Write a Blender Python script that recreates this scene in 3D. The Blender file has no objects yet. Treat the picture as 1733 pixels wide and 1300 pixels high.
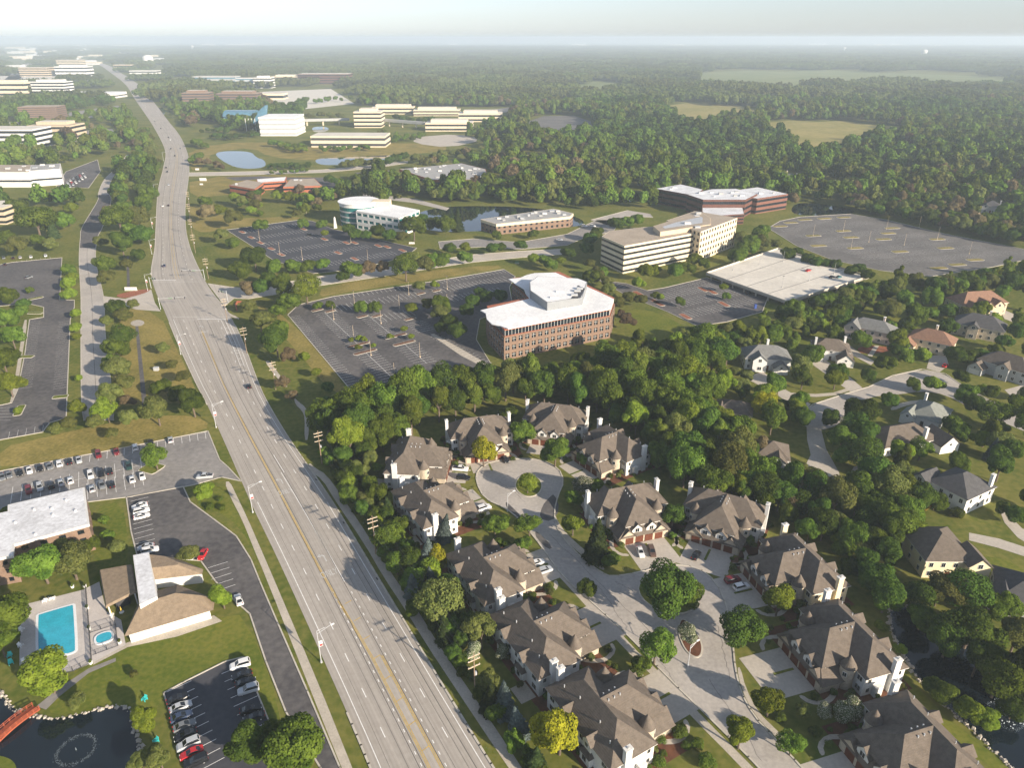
import bpy, math, random
import numpy as np
from mathutils import Vector, Matrix
from mathutils.geometry import tessellate_polygon
R = math.radians
random.seed(7); RNG = np.random.default_rng(7)
scene = bpy.context.scene
COL = scene.collection

# ---------------------------------------------------------------- camera
CAM_H, F, CX, CY, HOR = 135.0, 1220.0, 866.5, 650.0, 63.0     # photo pixels 1733x1300
PITCH = math.atan((CY - HOR) / F)
cam_d = bpy.data.cameras.new('camera')
cam = bpy.data.objects.new('camera', cam_d); COL.objects.link(cam)
cam.location = (0, 0, CAM_H); cam.rotation_euler = (math.pi / 2 - PITCH, 0, 0)
cam_d.sensor_width = 36; cam_d.lens = 36 * F / 1733
cam_d.clip_start = 1; cam_d.clip_end = 40000
scene.camera = cam

# ---------------------------------------------------------------- sky, sun, exposure
SUN_EL, SUN_AZ = R(20), R(132)                                 # azimuth from +Y towards +X
world = bpy.data.worlds.new('World'); scene.world = world; world.use_nodes = True
wn, wl = world.node_tree.nodes, world.node_tree.links
wn.clear()
sky = wn.new('ShaderNodeTexSky'); sky.sky_type = 'NISHITA'; sky.sun_disc = False
sky.sun_elevation = SUN_EL; sky.sun_rotation = SUN_AZ
sky.altitude = 250; sky.air_density = 1.0; sky.dust_density = 0.6; sky.ozone_density = 1.5
bg = wn.new('ShaderNodeBackground'); bg.inputs['Strength'].default_value = 0.080
out = wn.new('ShaderNodeOutputWorld')
hs = wn.new('ShaderNodeHueSaturation'); hs.inputs['Saturation'].default_value = .48; tint = wn.new('ShaderNodeMix'); tint.data_type = 'RGBA'; tint.blend_type = 'MULTIPLY'; tint.inputs[0].default_value = 1
tint.inputs[7].default_value = (.87, .945, 1.08, 1)                # hazy summer sky: the blue washed out evenly
wl.new(sky.outputs[0], hs.inputs['Color']); wl.new(hs.outputs[0], tint.inputs[6]); wl.new(tint.outputs[2], bg.inputs[0]); wl.new(bg.outputs[0], out.inputs[0])
sun_d = bpy.data.lights.new('sun', 'SUN'); sun_d.energy = 5.0; sun_d.angle = R(0.6); sun_d.color = (1, .87, .70)
sun = bpy.data.objects.new('sun', sun_d); COL.objects.link(sun)
sun.rotation_euler = Vector((-math.sin(SUN_AZ) * math.cos(SUN_EL), -math.cos(SUN_AZ) * math.cos(SUN_EL), -math.sin(SUN_EL))).to_track_quat('-Z', 'Y').to_euler()
sun.location = (200, -200, 400)
vs = scene.view_settings
vs.view_transform = 'Standard'; vs.look = 'None'; vs.exposure = 1.0; vs.gamma = 1; vs.use_curve_mapping = False
scene.render.engine = 'CYCLES'
cy = scene.cycles
cy.max_bounces = 6; cy.diffuse_bounces = 2; cy.glossy_bounces = 2; cy.transmission_bounces = 3; cy.volume_bounces = 1; cy.transparent_max_bounces = 6
cy.use_denoising = True; cy.use_adaptive_sampling = True; cy.adaptive_threshold = 0.02

# ---------------------------------------------------------------- pixel -> place
cp, sp = math.cos(PITCH), math.sin(PITCH)
def G(x, y, z=0.0):
    a, b = (x - CX) / F, -(y - CY) / F
    d = (a, cp + b * sp, -sp + b * cp)
    t = (z - CAM_H) / d[2]
    return Vector((d[0] * t, d[1] * t, z))
def PX(P):
    X, Y, Z = P[0], P[1], P[2] - CAM_H
    dep = Y * cp - Z * sp
    return CX + F * X / dep, CY - F * (Y * sp + Z * cp) / dep, dep
def height_at(xb, yb, yt):                                     # height of a thing whose base is at row yb and top at row yt
    P = G(xb, yb); lo, hi = 0, 134
    for _ in range(40):
        m = (lo + hi) / 2
        if PX((P.x, P.y, m))[1] > yt: lo = m
        else: hi = m
    return lo

# ---------------------------------------------------------------- materials
MATS = {}
def mat(name, col, rough=.85, var=.18, scale=.15, col2=None, spec=.25, metal=0., bump=0., fine=8., coord='world', trans=0.):
    if name in MATS: return MATS[name]
    m = bpy.data.materials.new(name); m.use_nodes = True
    n, l = m.node_tree.nodes, m.node_tree.links
    b = n['Principled BSDF']; b.inputs['Roughness'].default_value = rough; b.inputs['Metallic'].default_value = metal
    b.inputs['Specular IOR Level'].default_value = spec
    if coord == 'world':
        g = n.new('ShaderNodeNewGeometry'); src = g.outputs['Position']
    else:
        g = n.new('ShaderNodeTexCoord'); src = g.outputs['Object']
    t1 = n.new('ShaderNodeTexNoise'); t1.inputs['Scale'].default_value = scale; t1.inputs['Detail'].default_value = 5
    t2 = n.new('ShaderNodeTexNoise'); t2.inputs['Scale'].default_value = scale * fine; t2.inputs['Detail'].default_value = 3
    l.new(src, t1.inputs['Vector']); l.new(src, t2.inputs['Vector'])
    ad = n.new('ShaderNodeMath'); ad.operation = 'ADD'; l.new(t1.outputs[0], ad.inputs[0]); l.new(t2.outputs[0], ad.inputs[1])
    mr = n.new('ShaderNodeMapRange'); mr.inputs['From Min'].default_value = .75; mr.inputs['From Max'].default_value = 1.25
    l.new(ad.outputs[0], mr.inputs['Value'])
    mx = n.new('ShaderNodeMix'); mx.data_type = 'RGBA'
    c2 = col2 if col2 else tuple(min(1, c * (1 + var)) for c in col)
    c1 = col if col2 else tuple(c * (1 - var) for c in col)
    mx.inputs[6].default_value = (*c1, 1); mx.inputs[7].default_value = (*c2, 1)
    l.new(mr.outputs[0], mx.inputs[0]); l.new(mx.outputs[2], b.inputs['Base Color'])
    if bump:
        bp = n.new('ShaderNodeBump'); bp.inputs['Strength'].default_value = bump; bp.inputs['Distance'].default_value = .1
        l.new(t2.outputs[0], bp.inputs['Height']); l.new(bp.outputs[0], b.inputs['Normal'])
    MATS[name] = m; return m
def shingle(name, col):                                        # asphalt shingle: blotchy courses
    if name in MATS: return MATS[name]
    m = mat(name, col, .95, .2, .9, spec=.1, coord='object')
    n, l = m.node_tree.nodes, m.node_tree.links
    tc = n.new('ShaderNodeTexCoord'); w = n.new('ShaderNodeTexWave'); w.bands_direction = 'Z'
    w.inputs['Scale'].default_value = 1.1; w.inputs['Distortion'].default_value = 1.5; w.inputs['Detail'].default_value = 2
    l.new(tc.outputs['Object'], w.inputs['Vector'])
    bp = n.new('ShaderNodeBump'); bp.inputs['Strength'].default_value = .25; bp.inputs['Distance'].default_value = .06
    l.new(w.outputs[0], bp.inputs['Height']); l.new(bp.outputs[0], n['Principled BSDF'].inputs['Normal'])
    return m
def foliage(name, c1, c2, grain=2.6, lo=.32, hi=.68):
    m = bpy.data.materials.new(name); m.use_nodes = True
    n, l = m.node_tree.nodes, m.node_tree.links; n.clear()
    o = n.new('ShaderNodeOutputMaterial'); oi = n.new('ShaderNodeObjectInfo'); tc = n.new('ShaderNodeTexCoord')
    ns = n.new('ShaderNodeTexNoise'); ns.inputs['Scale'].default_value = grain; ns.inputs['Detail'].default_value = 4
    l.new(tc.outputs['Object'], ns.inputs['Vector'])
    mr = n.new('ShaderNodeMapRange'); mr.inputs[1].default_value = lo; mr.inputs[2].default_value = hi; l.new(ns.outputs[0], mr.inputs[0])
    mx = n.new('ShaderNodeMix'); mx.data_type = 'RGBA'; mx.inputs[6].default_value = (*c1, 1); mx.inputs[7].default_value = (*c2, 1)
    l.new(mr.outputs[0], mx.inputs[0])
    hs = n.new('ShaderNodeHueSaturation')
    a = n.new('ShaderNodeMath'); a.operation = 'MULTIPLY_ADD'; a.inputs[1].default_value = .035; a.inputs[2].default_value = .482
    b = n.new('ShaderNodeMath'); b.operation = 'MULTIPLY_ADD'; b.inputs[1].default_value = .75; b.inputs[2].default_value = .66
    l.new(oi.outputs['Random'], a.inputs[0]); l.new(oi.outputs['Random'], b.inputs[0])
    l.new(a.outputs[0], hs.inputs['Hue']); l.new(b.outputs[0], hs.inputs['Value']); l.new(mx.outputs[2], hs.inputs['Color'])
    d = n.new('ShaderNodeBsdfDiffuse'); t = n.new('ShaderNodeBsdfTranslucent'); ms = n.new('ShaderNodeMixShader'); ms.inputs[0].default_value = .3
    l.new(hs.outputs[0], d.inputs[0]); l.new(hs.outputs[0], t.inputs[0]); l.new(d.outputs[0], ms.inputs[1]); l.new(t.outputs[0], ms.inputs[2])
    l.new(ms.outputs[0], o.inputs[0]); MATS[name] = m; return m

# ---------------------------------------------------------------- mesh builder
class MB:
    def __init__(s): s.v = []; s.f = []
    def face(s, *pts):
        k = len(s.v); s.v += [tuple(p) for p in pts]; s.f.append(tuple(range(k, k + len(pts)))); return s
    def solid(s, bottom, top):                                 # bottom ring and top ring with the same count, counter-clockwise from above
        k = len(s.v); n = len(bottom); s.v += [tuple(p) for p in bottom] + [tuple(p) for p in top]
        s.f += [(k + i, k + (i + 1) % n, k + n + (i + 1) % n, k + n + i) for i in range(n)]
        for off, rev in ((0, 1), (n, 0)):
            if n <= 4: t = [tuple(range(n))]
            else: t = tessellate_polygon([[Vector((p[0], p[1], 0)) for p in bottom]])
            for q in t: s.f.append(tuple(k + off + i for i in (reversed(q) if rev else q)))
        return s
    def prism(s, ring, z0, z1): return s.solid([(p[0], p[1], z0) for p in ring], [(p[0], p[1], z1) for p in ring])
    def box(s, x0, x1, y0, y1, z0, z1): return s.prism([(x0, y0), (x1, y0), (x1, y1), (x0, y1)], z0, z1)
    def obox(s, c, ex, ey, hx, hy, z0, z1):                    # box turned to the axes ex, ey
        c = Vector((c[0], c[1])); ex = Vector((ex[0], ex[1])); ey = Vector((ey[0], ey[1]))
        return s.prism([c - ex * hx - ey * hy, c + ex * hx - ey * hy, c + ex * hx + ey * hy, c - ex * hx + ey * hy], z0, z1)
    def cyl(s, x, y, r, z0, z1, n=12, r1=None, ph=0):
        r1 = r if r1 is None else r1
        a = [(math.cos(2 * math.pi * i / n + ph), math.sin(2 * math.pi * i / n + ph)) for i in range(n)]
        return s.solid([(x + r * c, y + r * d, z0) for c, d in a], [(x + r1 * c, y + r1 * d, z1) for c, d in a])
    def tube(s, p, q, r, n=6, r1=None):
        p = Vector(p); q = Vector(q); d = (q - p).normalized(); u = d.orthogonal().normalized(); w = d.cross(u); r1 = r if r1 is None else r1
        A = [u * math.cos(2 * math.pi * i / n) + w * math.sin(2 * math.pi * i / n) for i in range(n)]
        k = len(s.v); s.v += [tuple(p + a * r) for a in A] + [tuple(q + a * r1) for a in A]
        s.f += [(k + i, k + (i + 1) % n, k + n + (i + 1) % n, k + n + i) for i in range(n)] + [tuple(k + n - 1 - i for i in range(n)), tuple(k + n + i for i in range(n))]
        return s
    def hip(s, x0, x1, y0, y1, ze, zr, inset=None, axis='x', back=True, front=True):     # closed hip (or half-hip) roof
        if axis == 'y':
            k = len(s.v); s.hip(y0, y1, -x1, -x0, ze, zr, inset, 'x', back, front)
            s.v[k:] = [(-b, a, c) for a, b, c in s.v[k:]]; return s
        ym = (y0 + y1) / 2; i = (y1 - y0) / 2 if inset is None else inset
        a, b = (x0 + i if back else x0), (x1 - i if front else x1)
        k = len(s.v); s.v += [(x0, y0, ze), (x1, y0, ze), (x1, y1, ze), (x0, y1, ze), (a, ym, zr), (b, ym, zr)]
        s.f += [tuple(k + j for j in t) for t in ((0, 1, 5, 4), (1, 2, 5), (2, 3, 4, 5), (3, 0, 4), (3, 2, 1, 0))]
        return s
    def gable_wall(s, x0, x1, y0, y1, z0, ze, zr):             # ridge along y, pentagon front
        xm = (x0 + x1) / 2; a = [(x0, z0), (x1, z0), (x1, ze), (xm, zr), (x0, ze)]
        k = len(s.v); s.v += [(x, y0, z) for x, z in a] + [(x, y1, z) for x, z in a]; n = 5
        s.f += [(k + i, k + (i + 1) % n, k + n + (i + 1) % n, k + n + i) for i in range(n)] + [tuple(k + i for i in reversed(range(n))), tuple(k + n + i for i in range(n))]
        return s
    def gable_roof(s, x0, x1, y0, y1, ze, zr, t=.16):          # two thick slopes, ridge along y
        xm = (x0 + x1) / 2
        for xa in (x0, x1):
            a = [(xa, ze), (xm, zr), (xm, zr + t), (xa, ze + t)]
            k = len(s.v); s.v += [(x, y0, z) for x, z in a] + [(x, y1, z) for x, z in a]; n = 4
            s.f += [(k + i, k + (i + 1) % n, k + n + (i + 1) % n, k + n + i) for i in range(n)] + [tuple(k + i for i in reversed(range(n))), tuple(k + n + i for i in range(n))]
        return s
    def mesh(s, name, m):
        me = bpy.data.meshes.new(name); me.from_pydata(s.v, [], s.f)
        import bmesh
        b = bmesh.new(); b.from_mesh(me); bmesh.ops.recalc_face_normals(b, faces=b.faces); b.to_mesh(me); b.free()
        if m: me.materials.append(m)
        return me
    def build(s, name, m, parent=None): return link(name, s.mesh(name, m), parent)
def link(name, me, parent=None, loc=None, rz=None):
    o = bpy.data.objects.new(name, me); COL.objects.link(o)
    if parent: o.parent = parent
    if loc is not None: o.location = loc
    if rz is not None: o.rotation_euler = (0, 0, rz)
    return o
def thing(name, label, cat, loc=(0, 0, 0), rz=0, group=None):
    o = bpy.data.objects.new(name, None); COL.objects.link(o); o.location = loc; o.rotation_euler = (0, 0, rz)
    o.empty_display_size = .5; return tag(o, label, cat, group)
def tag(o, label=None, cat=None, group=None, kind=None):
    if label: o['label'] = label
    if cat: o['category'] = cat
    if group: o['group'] = group
    if kind: o['kind'] = kind
    return o
KIDS = {}
def copy_tree(o, parent=None):
    c = o.copy(); COL.objects.link(c); c.parent = parent
    for ch in list(o.children): copy_tree(ch, c)
    return c
def chaikin(p, n=2, closed=True):
    for _ in range(n):
        q = []
        m = len(p)
        for i in range(m if closed else m - 1):
            a, b = Vector(p[i]), Vector(p[(i + 1) % m]); q += [a * .75 + b * .25, a * .25 + b * .75]
        p = q if closed else [Vector(p[0])] + q + [Vector(p[-1])]
    return p
def inset(ring, d):                                            # move every edge inwards by d (ring counter-clockwise)
    n = len(ring); out = []
    for i in range(n):
        a, b, c = (Vector(ring[j % n][:2]) for j in (i - 1, i, i + 1))
        e, f = (b - a).normalized(), (c - b).normalized(); ne, nf = Vector((-e.y, e.x)), Vector((-f.y, f.x))
        k = ne + nf; q = k.dot(ne)
        out.append(b + k * (d / max(q, .35)))
    return out
def ccw(ring):
    a = sum(ring[i][0] * ring[(i + 1) % len(ring)][1] - ring[(i + 1) % len(ring)][0] * ring[i][1] for i in range(len(ring)))
    return list(ring) if a > 0 else list(reversed(ring))
def px_ring(pts, z=0, smooth=0): return ccw([Vector(p) for p in chaikin([G(x, y, z) for x, y in pts], smooth)] if smooth else [G(x, y, z) for x, y in pts])

CLEAR = []                                                      # rings (arrays of ground points) where no wild tree may stand
def clear_ring(ring): CLEAR.append(np.array([(p[0], p[1]) for p in ring]))
def in_ring(P, ring):                                          # P: n x 2
    x, y = P[:, 0], P[:, 1]; c = np.zeros(len(P), bool); n = len(ring)
    for i in range(n):
        x1, y1 = ring[i]; x2, y2 = ring[(i + 1) % n]
        if y1 == y2: continue
        k = ((y1 > y) != (y2 > y)) & (x < (x2 - x1) * (y - y1) / (y2 - y1) + x1); c ^= k
    return c
def flat(name, ring, z, m, parent=None, kind='structure', clear=True):
    b = MB(); k = [(p[0], p[1], z) for p in ring]
    b.v = k; b.f = [tuple(t) for t in tessellate_polygon([[Vector(p) for p in k]])]
    o = b.build(name, m, parent)
    for p in o.data.polygons:
        if p.normal.z < 0: p.flip()
    if not parent: o['kind'] = kind
    if clear: clear_ring(ring)
    return o
def sheet(name, pts, z, m, smooth=0, parent=None, kerb=0, clear=True, island=0):
    ring = px_ring(pts, 0, smooth); o = flat(name, ring, z, m, parent, clear=clear)
    if kerb: kerb_ring(o, ring, z, kerb)
    return o
def kerb_ring(parent, ring, z, w=.35, closed=True, h=.14):
    b = MB(); n = len(ring)
    for i in range(n if closed else n - 1):
        p, q = Vector(ring[i][:2]), Vector(ring[(i + 1) % n][:2]); d = q - p
        if d.length < .2: continue
        e = d.normalized(); b.obox((p + q) / 2, e, Vector((-e.y, e.x)), d.length / 2 + w * .4, w / 2, z - .02, z + h)
    return b.build('kerb', MATS['kerb'], parent)

# ---------------------------------------------------------------- palette
mat('grass', (.08, .108, .018), .95, 0, .035, (.185, .172, .045), spec=.05, fine=14)
mat('lawn', (.085, .118, .016), .95, 0, .06, (.175, .175, .034), spec=.05, fine=14)
mat('dry_lawn', (.15, .135, .035), .95, 0, .07, (.30, .235, .075), spec=.05, fine=12)
mat('forest_floor', (.022, .034, .012), .95, 0, .03, (.05, .06, .02), spec=.05)
mat('field', (.21, .20, .06), .95, 0, .012, (.33, .27, .10), spec=.05)
mat('field_green', (.13, .17, .06), .95, 0, .01, (.21, .22, .09), spec=.05)
mat('kerb', (.50, .46, .39), .9, .12, .5)
mat('concrete', (.40, .36, .31), .9, 0, .12, (.50, .45, .385), fine=10)
mat('street', (.34, .31, .28), .9, 0, .09, (.46, .42, .375), fine=12)
mat('walk', (.45, .40, .33), .9, .14, .3)
mat('asphalt', (.070, .066, .068), .9, 0, .045, (.14, .13, .125), fine=12)
mat('new_asphalt', (.048, .05, .06), .9, 0, .05, (.075, .075, .084), fine=12)
mat('worn_asphalt', (.19, .178, .168), .9, 0, .05, (.29, .27, .25), fine=12)
mat('old_asphalt', (.10, .094, .09), .9, 0, .04, (.175, .163, .152), fine=12)
mat('paint', (.78, .77, .74), .7, .12, 1.2)
mat('faded_paint', (.50, .49, .47), .8, .25, .9)
mat('yellow_paint', (.56, .37, .06), .7, .25, .9)
mat('mulch', (.13, .055, .03), .95, .3, .8)
mat('red_mulch', (.27, .10, .055), .95, .3, .8)
mat('white_wall', (.64, .63, .605), .8, .05, .4)
mat('cream_wall', (.70, .60, .40), .8, .05, .4)
mat('stone_wall', (.46, .39, .30), .9, .2, 1.2)
mat('tan_wall', (.52, .42, .30), .85, .08, .3)
mat('beige_wall', (.66, .56, .41), .85, .06, .2)
mat('grey_wall', (.40, .40, .39), .85, .08, .3)
mat('pink_wall', (.58, .48, .42), .85, .08, .3)
mat('brick', (.205, .138, .10), .9, .15, .6)
mat('red_brick', (.36, .125, .07), .9, .15, .6)
mat('brown_brick', (.17, .08, .058), .9, .15, .5)
mat('screen', (.24, .25, .26), .6, .1, .3)
mat('dark_brick', (.13, .06, .045), .85, .15, .5)
mat('glass', (.012, .017, .022), .12, .3, .2, spec=.5)
mat('teal_glass', (.02, .13, .13), .12, .3, .2, spec=.55)
mat('blue_glass', (.09, .19, .27), .15, .25, .1, spec=.55)
mat('frame', (.66, .64, .6), .7, .05, 1)
mat('white_roof', (.66, .66, .66), .8, 0, .09, (.84, .84, .83), fine=9)
mat('stained_roof', (.50, .50, .51), .9, 0, .16, (.74, .75, .77), fine=6)
mat('tan_roof', (.36, .30, .235), .9, .12, .12)
mat('grey_roof', (.34, .335, .325), .9, .12, .12)
mat('deck', (.60, .56, .49), .9, .1, .06)
mat('metal', (.52, .53, .54), .5, .1, .4, metal=.3)
mat('dark_metal', (.05, .05, .055), .5, .1, .4)
mat('garage_door', (.12, .038, .02), .7, .15, .8)
mat('wood_pole', (.26, .19, .13), .9, .2, 1)
mat('bark', (.13, .10, .075), .95, .25, 1.5)
mat('rock', (.40, .36, .31), .95, .25, .9)
mat('tyre', (.02, .02, .02), .9, .1, 1)
mat('bridge_red', (.34, .085, .04), .8, .15, .8)
mat('pool_deck', (.50, .46, .43), .9, .1, .3)
mat('pool_rim', (.72, .74, .75), .7, .05, .5)
mat('pool_water', (.035, .37, .50), .08, .12, .35, spec=.5)
mat('pond_water', (.006, .011, .016), .04, .3, .05, spec=.5)
mat('turquoise', (.05, .55, .52), .6, .1, 1)
mat('lamp_white', (.8, .8, .78), .5, .05, 1)
mat('sign_red', (.55, .05, .05), .6, .1, 1); mat('sign_blue', (.04, .08, .3), .6, .1, 1)
mat('green_plastic', (.10, .2, .08), .6, .1, 1)
shingle('shingle_brown', (.135, .112, .092)); shingle('shingle_grey', (.17, .17, .165)); shingle('shingle_dark', (.085, .083, .085))
shingle('shingle_tan', (.24, .185, .13)); shingle('shingle_red', (.22, .13, .09)); shingle('shingle_green', (.20, .21, .19))
# ================================================================ the ground
b = MB(); S = [(-16000, -2500), (16000, -2500), (16000, 20000), (-16000, 20000)]
b.v = [(x, y, 0) for x, y in S]; b.f = [(0, 1, 2, 3)]
tag(b.build('ground', MATS['grass']), kind='structure')

# ---------------------------------------------------------------- ribbons (roads and paths given by left and right edge)
class Ribbon:
    def __init__(s, st, sub=10):                               # st: (left x, right x, row)
        L = [G(a, y) for a, c, y in st]; Q = [G(c, y) for a, c, y in st]; s.L, s.Q = [], []
        def cr(p, i, t):
            p0, p1, p2, p3 = (p[max(0, min(len(p) - 1, j))] for j in (i - 1, i, i + 1, i + 2))
            return .5 * ((2 * p1) + (p2 - p0) * t + (2 * p0 - 5 * p1 + 4 * p2 - p3) * t * t + (3 * p1 - p0 - 3 * p2 + p3) * t ** 3)
        for i in range(len(st) - 1):
            for k in range(sub): s.L.append(cr(L, i, k / sub)); s.Q.append(cr(Q, i, k / sub))
        s.L.append(L[-1]); s.Q.append(Q[-1])
        c = [(a + q) / 2 for a, q in zip(s.L, s.Q)]; s.s = [0]
        for i in range(1, len(c)): s.s.append(s.s[-1] + (c[i] - c[i - 1]).length)
        s.len = s.s[-1]; clear_ring(s.L + s.Q[::-1])
    def at(s, u, d):
        i = int(np.searchsorted(s.s, d)) - 1; i = max(0, min(len(s.s) - 2, i)); t = (d - s.s[i]) / (s.s[i + 1] - s.s[i])
        a = s.L[i].lerp(s.L[i + 1], t); q = s.Q[i].lerp(s.Q[i + 1], t); return a.lerp(q, u)
    def dist_of(s, y, u=.5):                                   # distance along at photo row y
        lo, hi = 0, s.len
        for _ in range(40):
            m = (lo + hi) / 2
            if PX(s.at(u, m))[1] > y: lo = m
            else: hi = m
        return lo
    def build(s, name, z, m):
        n = len(s.L); me = bpy.data.meshes.new(name)
        me.from_pydata([(p.x, p.y, z) for p in s.L] + [(p.x, p.y, z) for p in s.Q], [], [(i, n + i, n + i + 1, i + 1) for i in range(n - 1)])
        uv = me.uv_layers.new(name='road')
        for lp in me.loops:
            i = lp.vertex_index; uv.data[lp.index].uv = (0 if i < n else 1, s.s[i % n])
        me.materials.append(m); s.o = link(name, me); s.o['kind'] = 'structure'; s.z = z; return s.o
    def stripe(s, mb, u, w, d0, d1, step=14., z=None):
        z = s.z + .014 if z is None else z; n = max(1, int((d1 - d0) / step)); pts = [d0 + (d1 - d0) * i / n for i in range(n + 1)]
        f = (lambda k: u) if not isinstance(u, tuple) else (lambda k: u[0] + (u[1] - u[0]) * (k - d0) / (d1 - d0))
        for a, c in zip(pts, pts[1:]):
            p, q = s.at(f(a), a), s.at(f(c), c); e = (q - p).normalized(); nn = Vector((e.y, -e.x, 0)) * w / 2
            mb.face((p.x - nn.x, p.y - nn.y, z), (p.x + nn.x, p.y + nn.y, z), (q.x + nn.x, q.y + nn.y, z), (q.x - nn.x, q.y - nn.y, z))
    def dashes(s, mb, u, w, d0, d1, on=3., off=9.):
        d = d0
        while d < d1: s.stripe(mb, u, w, d, min(d + on, d1)); d += on + off
    def kerbs(s, w=.4, sides='LR', d0=0, d1=None):
        for k, P in (('L', s.L), ('R', s.Q)):
            if k in sides:
                pp = [p for p, d in zip(P, s.s) if d >= d0 and (d1 is None or d <= d1)]
                kerb_ring(s.o, pp, s.z, w, closed=False)

def road_mat():
    m = mat('main_road', (.36, .325, .285), .9, 0, .05, (.42, .38, .335), fine=14)
    n, l = m.node_tree.nodes, m.node_tree.links
    uv = n.new('ShaderNodeUVMap'); uv.uv_map = 'road'; mp = n.new('ShaderNodeMapping'); mp.inputs['Scale'].default_value = (34, .012, 1)
    ns = n.new('ShaderNodeTexNoise'); ns.inputs['Scale'].default_value = 1; ns.inputs['Detail'].default_value = 3
    l.new(uv.outputs[0], mp.inputs[0]); l.new(mp.outputs[0], ns.inputs['Vector'])
    mr = n.new('ShaderNodeMapRange'); mr.inputs[1].default_value = .3; mr.inputs[2].default_value = .7; mr.inputs[3].default_value = .8; mr.inputs[4].default_value = 1.08
    l.new(ns.outputs[0], mr.inputs[0])
    bs = n['Principled BSDF']; old = bs.inputs['Base Color'].links[0].from_socket
    v = n.new('ShaderNodeVectorMath'); v.operation = 'SCALE'; l.new(old, v.inputs[0]); l.new(mr.outputs[0], v.inputs['Scale']); l.new(v.outputs[0], bs.inputs['Base Color'])
    return m
MAIN = Ribbon([(643, 860, 1340), (579, 766, 1188), (481, 635, 970), (430, 571, 863), (411, 543, 820), (377, 489, 742), (348, 452, 680), (330, 436, 645), (300, 411, 579), (279, 386, 528), (264, 360, 495), (256, 340, 462), (262, 322, 420), (264, 314, 383), (266, 314, 340), (270, 318, 310), (277, 320, 282), (280, 316, 256), (268, 303, 228), (252, 283, 202), (228, 256, 167), (211, 233, 141.5), (186, 203, 122), (163, 177, 108), (120, 130, 98)])
MAIN.build('main_road', .05, road_mat())
white, yellow, seam, faint = MB(), MB(), MB(), MB()
D = MAIN.dist_of
jun1, jun0 = D(535), D(478)                                    # the signal junction
for u in (.085, .93): MAIN.stripe(white, u, .18, 0, D(850)); 
MAIN.stripe(white, .085, .16, D(700), jun1 - 6)
MAIN.stripe(white, .93, .16, D(845), jun1 - 5)
for u in (.235, .77):
    MAIN.dashes(white, u, .2, 2, jun1 - 6); MAIN.dashes(white, u, .2, jun0 + 6, D(170), 3, 9)
MAIN.stripe(yellow, (.47, .405), .16, D(1110), D(970)); MAIN.stripe(yellow, (.487, .42), .16, D(1110), D(970)); MAIN.stripe(yellow, (.405, .44), .16, D(970), D(560)); MAIN.stripe(yellow, (.42, .455), .16, D(970), D(560)); MAIN.stripe(white, (.61, .578), .18, D(985), D(800))
MAIN.stripe(yellow, .47, .15, 0, D(1110)); MAIN.stripe(yellow, .487, .15, 0, D(1110)); MAIN.stripe(yellow, .572, .15, 0, D(1110)); MAIN.stripe(yellow, .589, .15, 0, D(1110))
for k in range(9):                                             # hatching of the painted median
    d = 3 + k * 7.2
    p, q = MAIN.at(.487, d), MAIN.at(.572, d + 1.5); e = (q - p).normalized(); nn = Vector((e.y, -e.x, 0)) * .09; z = .066
    yellow.face((p.x - nn.x, p.y - nn.y, z), (p.x + nn.x, p.y + nn.y, z), (q.x + nn.x, q.y + nn.y, z), (q.x - nn.x, q.y - nn.y, z))
MAIN.dashes(white, .425, .2, 0, D(1000), .9, 2.2); MAIN.dashes(white, .625, .2, 0, D(1000), .9, 2.2)
MAIN.stripe(white, .62, .18, D(800), D(770)); MAIN.stripe(white, .60, .16, D(640), jun1 - 6); MAIN.stripe(white, .82, .16, D(620), jun1 - 6); MAIN.stripe(white, .88, .16, D(620), jun1 - 6)
for k in range(14): MAIN.stripe(faint, .85, .0, 0, .1) if 0 else None
for u in (.40, .445, .60, .86): MAIN.stripe(seam, u, .14, 0, jun1 - 8)
for u in (.16, .31, .69, .80): MAIN.stripe(seam, u, .07, 0, jun1 - 8)
for u in (.2, .42, .58, .75): MAIN.stripe(seam, u, .16, jun0 + 8, D(205))
MAIN.stripe(yellow, .47, .15, jun0 + 8, D(250)); MAIN.stripe(yellow, .53, .15, jun0 + 8, D(250))
def across(u0, u1, d, w, mb=None):
    mb = mb or white; p, q = MAIN.at(u0, d), MAIN.at(u1, d); e = (q - p).normalized(); nn = Vector((-e.y, e.x, 0)) * w / 2; z = .065
    mb.face((p.x - nn.x, p.y - nn.y, z), (q.x - nn.x, q.y - nn.y, z), (q.x + nn.x, q.y + nn.y, z), (p.x + nn.x, p.y + nn.y, z))
across(.46, .97, jun1 - 5, .6); across(.03, .45, jun0 + 5, .6); across(.1, .98, jun1 - 1.5, .2); across(.03, .9, jun0 + 1.5, .2)
for k in range(9): across(.82, .88, D(555) - k * 7.5, .25)      # ladder by the turn lane
mat('seam', (.10, .09, .085), .9, .2, 1)
white.build('white_lane_marking', MATS['paint'], MAIN.o); yellow.build('yellow_lane_marking', MATS['yellow_paint'], MAIN.o); seam.build('joint_seam', MATS['seam'], MAIN.o)
MAIN.kerbs(.45, 'R', 0, jun1 - 12); MAIN.kerbs(.45, 'L', 0, D(1190)); MAIN.kerbs(.5, 'LR', jun0 + 14, D(215)); MAIN.kerbs(.45, 'L', D(690), jun1 - 8)
drain = MB()
for u, y in ((.985, 980), (.985, 1160), (.985, 1238), (.985, 812), (.985, 885)):
    p = MAIN.at(u, D(y)); drain.obox(p, (.5, -.86), (.86, .5), .55, .3, .05, .07)
drain.build('drain_grate', MATS['dark_metal'], MAIN.o)
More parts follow.
